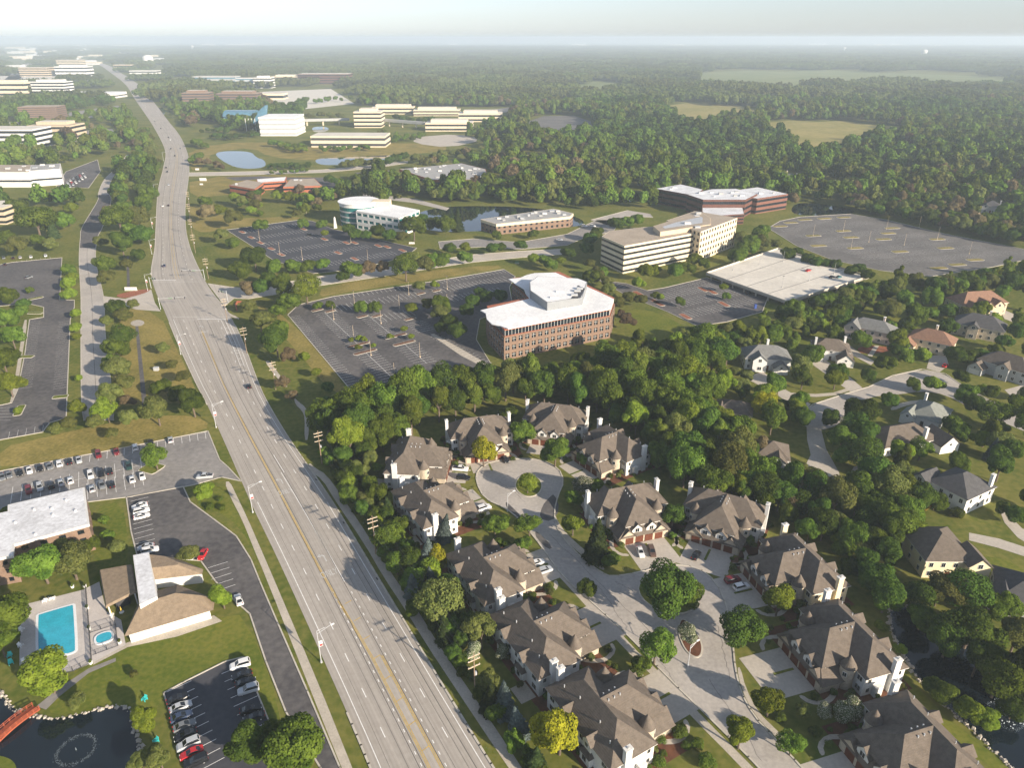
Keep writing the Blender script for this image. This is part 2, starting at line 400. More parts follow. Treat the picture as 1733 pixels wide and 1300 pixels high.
def road_text(txt, x, y, size, yaw, stretch=2.2):
    c = bpy.data.curves.new('word', 'FONT'); c.body = txt; c.size = size; c.align_x = 'CENTER'; c.align_y = 'CENTER'
    t = bpy.data.objects.new('word', c); COL.objects.link(t)
    bpy.context.view_layer.update(); me = bpy.data.meshes.new_from_object(t.evaluated_get(bpy.context.evaluated_depsgraph_get()))
    bpy.data.objects.remove(t); me.materials.clear(); me.materials.append(MATS['faded_paint']); me.name = 'turn_lane_word'
    o = link('turn_lane_word', me, MAIN.o, G(x, y) + Vector((0, 0, .068)), yaw); o.scale = (1, stretch, 1); return o
RD = (MAIN.at(.5, D(850)) - MAIN.at(.5, D(950))).normalized(); RYAW = math.atan2(RD.y, RD.x) - math.pi / 2
for x, y in ((482.5, 833), (557, 971), (345, 562), (404, 593)): road_text('ONLY', x, y, 1.75, RYAW)
def arrow(x, y):
    a = MB(); P = [(0.45, -2), (.75, -2), (.75, .4), (.35, .95), (-.25, .95), (-.25, 1.5), (-1.1, .75), (-.25, 0), (-.25, .55), (.2, .55), (.45, .2)]
    a.v = [(p[0], p[1] * 1.2, 0) for p in P]; a.f = [tuple(t) for t in tessellate_polygon([[Vector((p[0], p[1], 0)) for p in P]])]
    o = a.build('turn_arrow', MATS['faded_paint'], MAIN.o); o.location = G(x, y) + Vector((0, 0, .068)); o.rotation_euler = (0, 0, RYAW)
for x, y in ((473, 814), (545, 944), (341, 553), (399, 584)): arrow(x, y)

# ---------------------------------------------------------------- other roads
FRONT = Ribbon([(142, 192, 712), (138, 190, 670), (137, 178, 563), (137, 175, 502), (134, 162, 441), (136, 165, 403), (140, 174, 383), (165, 188, 340), (167, 184, 325), (178, 190, 302), (201, 207, 280), (214, 222, 262)])
FRONT.build('frontage_road', .045, MATS['street']); FRONT.kerbs(.4)
sm = MB(); FRONT.stripe(sm, .48, .16, 0, FRONT.len * .55); sm.build('joint_seam', MATS['seam'], FRONT.o)
flat('asphalt_overlay', FRONT.L[45:78] + FRONT.Q[45:78][::-1], .056, MATS['asphalt'], FRONT.o)
sheet('junction_apron', [(168, 500), (212, 506), (256, 490), (262, 512), (272, 527), (230, 524), (206, 515), (176, 520)], .042, MATS['concrete'])
EAST = [(352, 480), (392, 486), (420, 488), (460, 482), (540, 468), (600, 460), (660, 452), (740, 440), (800, 431), (880, 425), (960, 421), (962, 430), (880, 436), (800, 444), (745, 452), (665, 465), (600, 475), (545, 483), (470, 498), (420, 506), (396, 505), (380, 518)]
o = sheet('campus_road', EAST, .047, MATS['concrete']); kerb_ring(o, px_ring(EAST), .047, .35)
CAMP2 = Ribbon([(318, 318, 287), (420, 420, 290), (545, 545, 287), (625, 625, 281), (690, 690, 275)]); CAMP2 = None
for nm, pts, m in (('pond_drive', [(320, 292), (420, 290), (545, 287), (625, 280), (690, 272), (690, 276), (628, 285), (545, 292), (420, 296), (320, 298)], 'concrete'),
                   ('office_drive', [(545, 318), (572, 316), (640, 330), (705, 337), (760, 352), (755, 356), (700, 343), (632, 335), (575, 322)], 'street'),
                   ('court_drive', [(742, 409), (800, 404), (880, 410), (960, 396), (1010, 372), (1050, 372), (1038, 392), (990, 402), (960, 415), (880, 422), (815, 418), (745, 421)], 'worn_asphalt'),
                   ('woods_drive', [(1000, 372), (1062, 356), (1100, 362), (1105, 368), (1060, 366), (1030, 382)], 'street')):
    kerb_ring(sheet(nm, pts, .04, MATS[m]), px_ring(pts), .04, .3)
for nm, pts in (('verge_walk', [(380, 816), (389, 815), (400, 838), (420, 880), (443, 933), (459, 970), (540, 1160), (596, 1300), (610, 1335), (593, 1335), (578, 1300), (522, 1160), (447, 970), (431, 933), (410, 880), (390, 842)]),
                ('roadside_walk', [(522, 782), (534, 793), (552, 803), (580, 842), (630, 918), (664, 974), (703, 1027), (742, 1091), (786, 1157), (851, 1251), (905, 1335), (884, 1335), (830, 1255), (767, 1160), (724, 1095), (685, 1031), (649, 977), (617, 921), (566, 846), (546, 812), (524, 798)]),
                ('garden_walk', [(389, 505), (381, 517), (384, 528), (405, 538), (404, 541), (379, 531), (376, 516), (383, 503)]),
                ('park_walk', [(497, 672), (505, 680), (518, 690), (523, 705), (522, 745), (515, 745), (516, 707), (511, 695), (500, 685)]),
                ('lower_park_walk', [(448, 612), (455, 610), (470, 630), (488, 655), (482, 655), (464, 634)]),
                ('lot_walk', [(40, 542), (47, 541), (38, 600), (28, 668), (20, 700), (12, 700), (22, 660), (32, 600)])):
    sheet(nm, pts, .035, MATS['walk'], 1)
# ---------------------------------------------------------------- lawns of another colour
for nm, pts, m in (('dry_lawn', [(0, 758), (70, 742), (180, 716), (300, 700), (352, 712), (350, 729), (200, 762), (0, 800)], 'dry_lawn'),
                   ('mown_verge', [(205, 520), (270, 530), (300, 592), (330, 655), (340, 690), (280, 680), (190, 690), (190, 620)], 'dry_lawn'),
                   ('mown_strip', [(545, 485), (700, 461), (840, 447), (852, 455), (690, 479), (563, 499), (540, 503)], 'dry_lawn'),
                   ('sunny_bank', [(430, 512), (485, 534), (598, 664), (560, 665), (500, 590), (450, 540)], 'dry_lawn'),
                   ('roadside_lawn', [(318, 340), (380, 370), (508, 366), (505, 372), (383, 387), (345, 395), (322, 385)], 'dry_lawn'),
                   ('pond_lawn', [(320, 250), (420, 238), (560, 248), (700, 240), (775, 250), (690, 263), (540, 272), (455, 266), (430, 250), (360, 256), (345, 285), (320, 290)], 'dry_lawn'),
                   ('office_lawn', [(320, 300), (520, 294), (545, 312), (380, 330), (322, 335)], 'dry_lawn'),
                   ('pool_lawn', [(158, 1125), (216, 1095), (375, 1045), (415, 1040), (480, 1210), (455, 1235), (430, 1160), (412, 1113), (380, 1122), (277, 1173), (250, 1235), (215, 1198), (120, 1213), (75, 1205), (90, 1160)], 'lawn'),
                   ('apartment_lawn', [(156, 860), (207, 847), (218, 920), (214, 958), (160, 985)], 'lawn'),
                   ('verge', [(392, 816), (412, 818), (437, 866), (480, 968), (578, 1190), (640, 1340), (616, 1340), (545, 1160), (462, 970), (425, 880)], 'grass'),
                   ('planted_bank', [(318, 850), (375, 815), (392, 850), (430, 925), (440, 965), (425, 920), (385, 872)], 'lawn'),
                   ('garden_lawn', [(1060, 560), (1100, 575), (1130, 590), (1170, 560), (1120, 530), (1060, 520)], 'lawn'),
                   ('back_lawn', [(1330, 570), (1440, 520), (1530, 510), (1550, 560), (1440, 590), (1360, 585)], 'lawn'),
                   ('side_lawn', [(1400, 810), (1540, 840), (1560, 880), (1480, 880), (1380, 850)], 'lawn'),
                   ('house_lawn', [(1640, 935), (1733, 955), (1733, 1000), (1650, 985)], 'lawn'),
                   ('bank_lawn', [(1480, 1085), (1510, 1100), (1560, 1180), (1733, 1320), (1700, 1320), (1530, 1185)], 'lawn')):
    sheet(nm, pts, .012, MATS[m], 1, clear=(m == 'dry_lawn'))
for pts, m in (([(1300, 207), (1345, 203), (1380, 206), (1430, 204), (1475, 211), (1512, 214), (1525, 232), (1480, 240), (1440, 238), (1420, 264), (1365, 268), (1340, 242), (1305, 230)], 'field'), ([(1130, 178), (1170, 173), (1200, 175), (1240, 176), (1275, 184), (1285, 204), (1225, 200), (1190, 216), (1150, 210), (1130, 190)], 'field'),
               ([(1160, 124), (1215, 121), (1270, 119), (1330, 121), (1395, 118), (1470, 122), (1560, 125), (1650, 128), (1745, 131), (1745, 150), (1680, 147), (1610, 151), (1540, 144), (1490, 142), (1455, 154), (1410, 146), (1360, 158), (1310, 150), (1265, 158), (1225, 148), (1170, 148)], 'field_green'), ([(1690, 146), (1745, 148), (1745, 158), (1710, 154)], 'field_green'),
               ([(972, 138), (1000, 137), (1042, 138), (1046, 156), (1030, 168), (1000, 162), (968, 166)], 'field_green'), ([(860, 266), (890, 261), (920, 260), (940, 272), (900, 282), (878, 276)], 'field'), ([(905, 164), (960, 168), (1010, 178), (990, 182), (930, 174)], 'field_green'), ([(1060, 110), (1130, 112), (1120, 116), (1060, 114)], 'field_green'), ([(520, 108), (640, 110), (640, 114), (520, 112)], 'field_green')):
    sheet('meadow', pts, .03, MATS[m])
sheet('gravel_field', [(700, 232), (775, 226), (820, 236), (760, 250), (700, 242)], .03, MATS['concrete'], 1)
# ---------------------------------------------------------------- parking lots
def stalls(mb, P, Q, z, ln=5.3, side=1, gap=2.75, spine=False, w=.13, skew=0.):
    p, q = G(*P), G(*Q); e = (q - p).normalized(); nn = Vector((-e.y, e.x, 0)); n = int((q - p).length / gap)
    for k in range(n + 1):
        c = p + e * k * gap
        for sd in ((1, -1) if side == 0 else (side,)):
            a, d = c, c + nn * ln * sd + e * skew; t = (d - a).normalized(); h = Vector((t.y, -t.x, 0)) * w / 2
            mb.face(*[(v.x, v.y, z) for v in (a - h, a + h, d + h, d - h)])
    if spine:
        h = nn * w / 2; mb.face(*[(v.x, v.y, z) for v in (p - h, p + h, q + h, q - h)])
def lot(name, pts, m, rows, z=.05, kerb=.35, paint='faded_paint', **kw):
    o = sheet(name, pts, z, MATS[m])
    if kerb: kerb_ring(o, px_ring(pts), z, kerb)
    mb = MB()
    for r in rows: stalls(mb, r[0], r[1], z + .012, side=r[2], spine=len(r) > 3, **kw)
    if mb.v: tag(mb.build('stall_line', MATS[paint], o), kind='stuff')
    return o
ISL = MB()
def island(x, y, dx, dy, half, w=1.3, z=.05, fill='red_mulch'):
    p = G(x, y); e = (G(x + dx, y + dy) - p).normalized(); n = Vector((-e.y, e.x, 0))
    ring = [p + e * (half * a) + n * (w * c) for a, c in ((-1, -.6), (-.85, -1), (.85, -1), (1, -.6), (1, .6), (.85, 1), (-.85, 1), (-1, .6))]
    o = MB().prism(ring, .02, z + .14).build('parking_island', MATS['kerb']); o['kind'] = 'structure'
    flat('planting_bed', inset(ring, .28), z + .16, MATS[fill], o, clear=False); return o
# the big lot before the brick office
lot('brick_office_lot', [(487, 533), (505, 516), (563, 502), (690, 483), (735, 476), (853, 456), (872, 468), (862, 486), (868, 520), (812, 540), (806, 575), (838, 628), (790, 640), (700, 660), (600, 668)], 'asphalt',
    [((598, 665), (489, 535), -1), ((549, 529), (606, 583), 0, 1), ((618, 596), (680, 655), 0, 1), ((622, 533), (668, 571), 0, 1), ((686, 584), (722, 615), 0, 1), ((702, 546), (722, 560), 0), ((728, 571), (822, 622), 1),
     ((565, 503), (690, 484), -1), ((566, 523), (706, 498), 0), ((640, 540), (700, 528), 0), ((737, 477), (850, 458), -1), ((735, 493), (862, 470), 0), ((740, 510), (850, 490), 0)], paint='paint')
for x, y, h in ((537, 525, 3.4), (559, 527, 3), (613, 536, 3.2), (638, 535, 3.2), (694, 540, 3.5), (606, 584, 6), (618, 596, 6), (670, 569, 6), (684, 581, 6), (712, 497, 3), (739, 492, 3)): island(x, y, 10, -2.5, h, 1.3, fill='mulch')
lot('teal_office_lot', [(383, 389), (508, 372), (528, 374), (565, 388), (705, 420), (690, 432), (655, 443), (600, 456), (530, 463), (462, 440), (440, 425)], 'new_asphalt',
    [((415, 392), (510, 379), 0), ((432, 403), (520, 390), 0), ((446, 414), (545, 398), 0), ((468, 428), (580, 409), 0), ((500, 439), (625, 416), 0), ((545, 449), (670, 427), 0)], paint='paint')
for x, y in ((410, 393), (425, 402), (441, 411), (459, 421), (476, 431), (514, 388), (549, 405), (586, 411), (600, 411), (572, 428), (600, 438), (640, 416), (655, 418), (681, 424)): island(x, y, 9, 4, 4.2, 1.6)
lot('garage_lot', [(1013, 474), (1060, 480), (1095, 492), (1125, 487), (1196, 470), (1300, 502), (1290, 528), (1230, 545), (1180, 552), (1130, 528), (1060, 500)], 'asphalt',
    [((1035, 478), (1062, 484), -1), ((1128, 488), (1194, 472), -1), ((1120, 503), (1215, 482), 0), ((1140, 517), (1245, 494), 0), ((1165, 532), (1275, 507), 0)], paint='paint')
for x, y in ((1080, 497), (1108, 510), (1115, 514), (1190, 490), (1205, 494), (1225, 515), (1160, 536)): island(x, y, 9, 5, 4.5, 1.8)
lot('hill_lot', [(1300, 386), (1320, 374), (1354, 367), (1440, 362), (1500, 372), (1600, 396), (1745, 424), (1735, 440), (1680, 452), (1575, 468), (1490, 458), (1409, 440), (1348, 416)], 'old_asphalt',
    [((1350 + k * 33, 376 + k * 9), (1450 + k * 37 - (k > 3) * 30, 366 + k * 8), 0) for k in range(0)] + [((1330 + 26 * k, 392 + 9 * k), (1415 + 50 * k, 366 + 10 * k), 0) for k in range(7)])
for x, y in ((1320, 383), (1338, 377), (1362, 372), (1395, 370), (1428, 368), (1376, 399), (1427, 391), (1440, 402), (1385, 416), (1447, 420), (1495, 405), (1503, 395), (1510, 386), (1523, 426), (1586, 405), (1600, 420), (1588, 454), (1620, 448), (1650, 440)): island(x, y, 10, -.5, 6, 2.5, fill='dry_lawn')
lot('frontage_lot', [(-60, 460), (20, 444), (105, 436), (101, 508), (126, 508), (126, 520), (119, 541), (114, 660), (112, 708), (84, 716), (72, 732), (-60, 756), (-60, 700), (20, 682), (30, 660), (42, 600), (50, 541), (74, 537), (74, 520), (48, 514), (-20, 520)], 'asphalt',
    [((49, 543), (30, 660), 1), ((118, 543), (114, 655), -1), ((84, 434), (20, 443), 1), ((72, 730), (0, 744), -1), ((20, 690), (-10, 715), 0)])
for x, y, dx, dy, h in ((60, 505, 10, -2, 4), (60, 530, 10, 0, 4), (46, 604, 10, 0, 3), (102, 672, 10, -1, 3), (33, 695, 5, -10, 5), (110, 505, 10, 0, 3)): island(x, y, dx, dy, h, 1.6, fill='lawn')
lot('apartment_lot', [(-60, 812), (0, 798), (200, 760), (352, 730), (372, 779), (385, 790), (408, 815), (375, 808), (325, 822), (215, 842), (150, 850), (110, 850), (0, 880), (-60, 890)], 'worn_asphalt',
    [((0, 800), (348, 732), -1), ((20, 838), (245, 786), 0, 1), ((148, 832), (245, 808), 0)], paint='paint')
island(257, 793, 12, 3, 3.6, 3.2, fill='lawn')
lot('clubhouse_lot', [(214, 842), (310, 824), (322, 850), (360, 878), (400, 908), (425, 948), (440, 985), (470, 1055), (520, 1170), (575, 1300), (590, 1340), (560, 1340), (542, 1300), (484, 1206), (450, 1120), (423, 1040), (400, 1020), (365, 985), (340, 950), (232, 940), (222, 900)], 'asphalt',
    [((220, 842), (230, 930), 1), ((352, 962), (364, 1002), 1)], paint='paint')
lot('pond_lot', [(277, 1174), (310, 1156), (380, 1121), (412, 1113), (430, 1160), (458, 1228), (490, 1300), (500, 1340), (330, 1340), (318, 1300)], 'new_asphalt',
    [((283, 1172), (340, 1320), 1), ((414, 1125), (470, 1260), -1)], paint='paint', kerb=.3)
lot('lab_lot', [(95, 316), (112, 290), (165, 270), (170, 290), (150, 318)], 'asphalt', [((105, 312), (150, 285), 0)], kerb=.5)
for nm, pts, m in (('oval_lot', [(895, 205), (920, 196), (970, 195), (1000, 205), (1005, 226), (950, 238), (895, 232)], 'old_asphalt'), ('campus_lot', [(380, 300), (440, 298), (480, 300), (560, 300), (600, 312), (595, 322), (545, 318), (470, 300), (400, 306)], 'asphalt'),
                   ('roof_lot', [(600, 292), (660, 288), (690, 300), (640, 308)], 'asphalt'), ('far_lot', [(440, 155), (560, 150), (600, 175), (500, 186), (450, 172)], 'deck'), ('far_lot', [(800, 190), (870, 180), (880, 186), (810, 196)], 'worn_asphalt'),
                   ('far_lot', [(0, 208), (30, 206), (34, 214), (0, 222)], 'deck'), ('far_lot', [(115, 190), (200, 178), (210, 188), (120, 205)], 'worn_asphalt'), ('far_road', [(-10, 150), (60, 88), (70, 90), (20, 150), (-10, 175)], 'deck'),
                   ('far_lot', [(120, 222), (190, 218), (200, 232), (125, 240)], 'worn_asphalt'), ('far_lot', [(0, 128), (150, 128), (160, 136), (0, 142)], 'deck'), ('small_lot', [(860, 300), (940, 284), (950, 292), (880, 306)], 'asphalt')):
    sheet(nm, pts, .045, MATS[m])
# ---------------------------------------------------------------- ponds
def pond(name, pts, smooth=2, stones=True):
    ring = px_ring(pts, 0, smooth); o = flat(name, ring, .03, MATS['pond_water'])
    return o, ring
POND, PR = pond('water', [(-40, 1150), (0, 1172), (10, 1188), (32, 1206), (60, 1214), (95, 1218), (140, 1208), (190, 1196), (216, 1197), (226, 1215), (230, 1240), (242, 1275), (240, 1340), (-60, 1340)])
POND2, PR2 = pond('water', [(1505, 1030), (1520, 1020), (1545, 1030), (1620, 1080), (1700, 1140), (1780, 1190), (1780, 1360), (1700, 1290), (1640, 1230), (1560, 1160), (1525, 1105), (1508, 1070)])
pond('water', [(362, 259), (382, 255), (425, 256), (433, 266), (449, 271), (450, 284), (405, 286), (375, 272)])
pond('water', [(533, 268), (580, 266), (620, 264), (674, 262), (674, 268), (620, 275), (560, 280), (535, 277)])
pond('water', [(700, 362), (740, 351), (800, 348), (880, 350), (940, 356), (990, 372), (985, 384), (900, 386), (800, 392), (730, 392), (700, 378)])
pond('water', [(1040, 335), (1075, 326), (1110, 322), (1120, 330), (1090, 340), (1050, 345)]); pond('water', [(1335, 358), (1350, 340), (1440, 352), (1450, 362), (1360, 366)])
pond('water', [(264, 182), (276, 181), (282, 192), (270, 194)]); pond('water', [(527, 214), (556, 214), (556, 222), (530, 224)])
sheet('island_bank', [(-30, 1278), (5, 1280), (25, 1290), (30, 1310), (20, 1345), (-30, 1345)], .05, MATS['lawn'], 2)
rock_me = MB().solid([(-.35, -.3, 0), (.35, -.3, 0), (.4, .3, 0), (-.3, .35, 0)], [(-.2, -.2, .35), (.25, -.15, .4), (.2, .2, .3), (-.2, .2, .38)]).mesh('stone', MATS['rock'])
def shore(ring, owner, rowmin, rowmax, step=.36):              # the stones along a bank: too many to pick apart singly
    mb = MB()
    for a, c in zip(ring, ring[1:] + ring[:1]):
        for k in range(max(1, int((c - a).length / step))):
            p = a.lerp(c, k * step / max(.01, (c - a).length)); x, y, _ = PX(p)
            if not (-20 < x < 1760 and rowmin < y < rowmax): continue
            p = p + Vector((random.uniform(-.5, .5), random.uniform(-.5, .5), 0)); s = random.choice([.4, .55, .7, .9, 1.3]); r = random.uniform(0, 6.3); q = len(mb.v)
            for v in rock_me.vertices:
                mb.v.append((p.x + s * (v.co.x * math.cos(r) - v.co.y * math.sin(r)) + random.uniform(-.3, .3) * 0, p.y + s * (v.co.x * math.sin(r) + v.co.y * math.cos(r)), v.co.z * s + .0))
            mb.f += [tuple(q + i for i in f.vertices) for f in rock_me.polygons]
    o = mb.build('shore_stone', MATS['rock']); tag(o, 'pale boulders lining the bank of ' + owner, 'stones', kind='stuff')
shore(PR, 'the pond beside the red footbridge', 1150, 1292); shore(PR2, 'the canal behind the townhouses', 1010, 1310)
wall = MB(); rr = [G(1548, 1030), G(1640, 1085), G(1733, 1150), G(1790, 1190)]
for a, c in zip(rr, rr[1:]): wall.obox((a + c) / 2, (c - a).normalized(), Vector((-(c - a).y, (c - a).x, 0)).normalized(), (c - a).length / 2 + .1, .5, 0, .9)
tag(wall.build('retaining_wall', MATS['red_brick']), 'low red stone retaining wall along the canal bank', 'wall')
# ---------------------------------------------------------------- the townhouse court
COURT = [(805, 815), (808, 795), (830, 782), (870, 776), (915, 778), (945, 792), (955, 815), (944, 840), (938, 865), (940, 890), (958, 918), (985, 945), (1018, 970), (1035, 977), (1080, 970), (1130, 955), (1180, 960), (1212, 985), (1232, 1030), (1241, 1097), (1244, 1131), (1253, 1171), (1275, 1212), (1309, 1249), (1357, 1300), (1395, 1345), (1325, 1345), (1284, 1300), (1216, 1231), (1127, 1145), (1069, 1082), (1011, 1028), (950, 975), (920, 930), (880, 880), (855, 860), (820, 845)]
cr_ = px_ring(COURT, 0, 1)
o = flat('court_street', cr_, .045, MATS['street']); kerb_ring(o, cr_, .045, .4)
for pts in ([(938, 836), (948, 862), (934, 884), (912, 878), (918, 856), (930, 842)], [(855, 848), (866, 858), (882, 874), (876, 880), (858, 862)], [(905, 900), (912, 902), (936, 927), (928, 931), (908, 912)]): sheet('asphalt_patch', pts, .06, MATS['asphalt'], 1, parent=o)
crack = MB()
def wander(mb, a, c, n=14, amp=.35, w=.05, z=.062):
    p = [G(*a).lerp(G(*c), i / n) + Vector((random.uniform(-amp, amp), random.uniform(-amp, amp), 0)) * (0 < i < n) for i in range(n + 1)]
    for q, r in zip(p, p[1:]):
        e = (r - q).normalized(); h = Vector((e.y, -e.x, 0)) * w; mb.face(*[(v.x, v.y, z) for v in (q - h, q + h, r + h, r - h)])
for a, c in (((930, 905), (1100, 1070)), ((1010, 990), (1060, 1060)), ((1200, 1150), (1290, 1290)), ((1110, 1110), (1160, 1180)), ((860, 800), (930, 800)), ((845, 815), (890, 850)), ((1215, 1060), (1235, 1150)), ((1040, 985), (1075, 1000))): wander(crack, a, c)
mat('tar', (.17, .155, .145), .9, .2, 1); crack.build('tar_crack', MATS['tar'], o)
def bed(name, pts, h=.16, fill='mulch', smooth=2):
    r = px_ring(pts, 0, smooth); k = MB().prism(r, .03, .045 + h).build(name, MATS['kerb']); k['kind'] = 'structure'; flat('planting_bed', inset(r, .35), .05 + h + .015, MATS[fill], k, clear=False); clear_ring(r); return k
bed('court_island', [(870, 828), (874, 810), (892, 802), (912, 808), (920, 824), (910, 840), (888, 843)], fill='lawn')
bed('court_island', [(1075, 1000), (1090, 975), (1140, 968), (1178, 990), (1186, 1020), (1172, 1036), (1145, 1042), (1100, 1030)], fill='lawn')
bed('court_island', [(1146, 1070), (1150, 1048), (1162, 1050), (1178, 1068), (1190, 1092), (1188, 1112), (1176, 1116), (1158, 1102)])
for nm, pts in (('court_walk', [(918, 934), (928, 940), (950, 965), (1010, 1022), (1060, 1085), (1130, 1152), (1200, 1225), (1250, 1275), (1318, 1345), (1296, 1345), (1240, 1284), (1190, 1234), (1120, 1160), (1050, 1092), (1000, 1035), (940, 970), (910, 938)]),
                ('court_walk', [(938, 868), (945, 885), (960, 905), (990, 932), (1020, 958), (1024, 966), (1012, 962), (978, 935), (952, 910), (937, 888)]),
                ('court_walk', [(1253, 1130), (1262, 1165), (1282, 1205), (1318, 1240), (1350, 1272), (1345, 1278), (1310, 1246), (1275, 1208), (1255, 1168), (1247, 1131)])):
    sheet(nm, pts, .03, MATS['walk'], 1)
# the residential street beyond
o = sheet('residential_street', [(1352, 705), (1375, 685), (1420, 670), (1470, 655), (1510, 636), (1560, 625), (1600, 633), (1640, 660), (1700, 690), (1745, 720), (1745, 735), (1690, 712), (1640, 690), (1600, 668), (1560, 662), (1520, 668), (1470, 672), (1445, 690), (1420, 720), (1385, 730), (1360, 722)], .045, MATS['street'], 1)
kerb_ring(o, px_ring([(1352, 705), (1375, 685), (1420, 670), (1470, 655), (1510, 636), (1560, 625), (1600, 633), (1640, 660), (1700, 690), (1745, 720)]), .045, .4, closed=False)
for pts in ([(1262, 640), (1290, 628), (1330, 660), (1372, 684), (1360, 700), (1320, 672)], [(1372, 615), (1395, 608), (1440, 640), (1460, 657), (1440, 664)], [(1574, 602), (1600, 600), (1606, 618), (1590, 630), (1568, 624)], [(1365, 722), (1390, 728), (1398, 760), (1420, 800), (1425, 826), (1385, 812), (1362, 790), (1372, 770), (1366, 745)],
            [(1440, 768), (1470, 760), (1480, 775), (1455, 782)], [(1640, 902), (1690, 912), (1745, 930), (1745, 946), (1690, 928), (1640, 915)], [(1690, 860), (1705, 870), (1730, 895), (1745, 900), (1745, 925), (1722, 910), (1700, 885)],
            [(1432, 580), (1452, 595), (1480, 612), (1474, 618), (1440, 600)], [(1480, 585), (1488, 585), (1476, 604), (1468, 602)], [(1690, 520), (1745, 545), (1745, 556), (1700, 540)], [(1700, 660), (1745, 648), (1745, 668), (1715, 675)], [(1500, 780), (1440, 800), (1445, 790)]):
    sheet('driveway', pts, .04, MATS['concrete'])
sheet('sidewalk', [(1320, 664), (1400, 668), (1440, 655), (1446, 659), (1402, 673), (1322, 669)], .035, MATS['walk'], 1); sheet('sidewalk', [(1506, 690), (1530, 680), (1570, 676), (1572, 680), (1535, 686), (1510, 696)], .035, MATS['walk'], 1)
sheet('mulch_bed', [(1448, 590), (1470, 584), (1510, 588), (1505, 596), (1460, 600)], .03, MATS['red_mulch'], 1)
sheet('flower_bed', [(194, 500), (215, 494), (254, 488), (252, 494), (222, 503), (206, 505)], .06, MATS['red_mulch'], 1)
sheet('stone_swale', [(229, 552), (234, 552), (247, 668), (248, 690), (241, 690), (239, 668)], .03, MATS['asphalt']); sheet('stone_pad', [(220, 548), (224, 543), (234, 541), (243, 543), (245, 548), (238, 552), (226, 552)], .025, MATS['rock'], 2)
sheet('stone_swale', [(214, 434), (218, 434), (220, 487), (215, 487)], .03, MATS['asphalt'])
# ================================================================ buildings
def local_root(name, label, cat, ring, group=None):
    c = Vector((sum(p[0] for p in ring) / len(ring), sum(p[1] for p in ring) / len(ring), 0))
    clear_ring(inset(ring, -2.0)); return thing(name, label, cat, c, 0, group), [Vector((p[0] - c.x, p[1] - c.y)) for p in ring]
def bands(name, label, pts, ztop, floors, wall, glass='glass', roof='tan_roof', frac=.5, ringz=None, z0=0., cat='office building', ring=None, units=0, group=None, clad=.3):
    ring = ring or px_ring(pts, ztop if ringz is None else ringz)
    root, r = local_root(name, label, cat, ring, group); fh = (ztop - z0) / floors; core = inset(r, clad)
    MB().prism(core, 0, ztop - .6).build('glazing', MATS[glass], root)
    for k in range(floors + 1):
        za = z0 + k * fh - fh * (1 - frac) * .6 if k else 0; zb = z0 + k * fh + fh * (1 - frac) * .4 if k < floors else ztop
        if k == 0: zb = max(.5, z0 + fh * (1 - frac) * .4)
        MB().prism(r, za, zb).build('spandrel', MATS[wall], root)
    if root.location.y < 800:
        mu = MB()
        for i in range(len(core)):
            p, q = Vector(core[i]), Vector(core[(i + 1) % len(core)]); L = (q - p).length; t = (q - p) / L
            for k in range(1, int(L / 1.9)): mu.obox(p + t * k * L / int(L / 1.9), t, Vector((t.y, -t.x)), .06, .07, .5, ztop - .65)
        mu.build('mullion', MATS['dark_metal' if glass != 'dark_metal' else 'grey_wall'], root)
    flat('roof', inset(r, .5), ztop + .03, MATS[roof], root, clear=False)
    rooftop(root, r, ztop, units); return root, r
def rooftop(root, r, z, n):
    if not n: return
    x0, x1 = min(p[0] for p in r), max(p[0] for p in r); y0, y1 = min(p[1] for p in r), max(p[1] for p in r); k = 0; t = 0
    A = np.array([(p[0], p[1]) for p in inset(r, 4)])
    while k < n and t < 400:
        t += 1; x, y = random.uniform(x0, x1), random.uniform(y0, y1)
        if in_ring(np.array([[x, y]]), A)[0]:
            s = random.uniform(.8, 2.2); h = random.uniform(.7, 1.8); MB().box(x - s, x + s, y - s * .7, y + s * .7, z, z + h).build('rooftop_unit', MATS[random.choice(['metal', 'frame', 'grey_wall'])], root); k += 1
PANES = {}
def pane_mesh(w, h, glass):
    k = (round(w, 1), round(h, 1), glass)
    if k not in PANES:
        PANES[k] = (MB().box(-w / 2, w / 2, -.05, .05, -h / 2, h / 2).mesh('pane', MATS[glass]), MB().box(-.06, .06, .05, .12, -h / 2, h / 2).box(-w / 2, w / 2, .05, .115, h * .12, h * .12 + .1).mesh('mullion', MATS['frame']))
    return PANES[k]
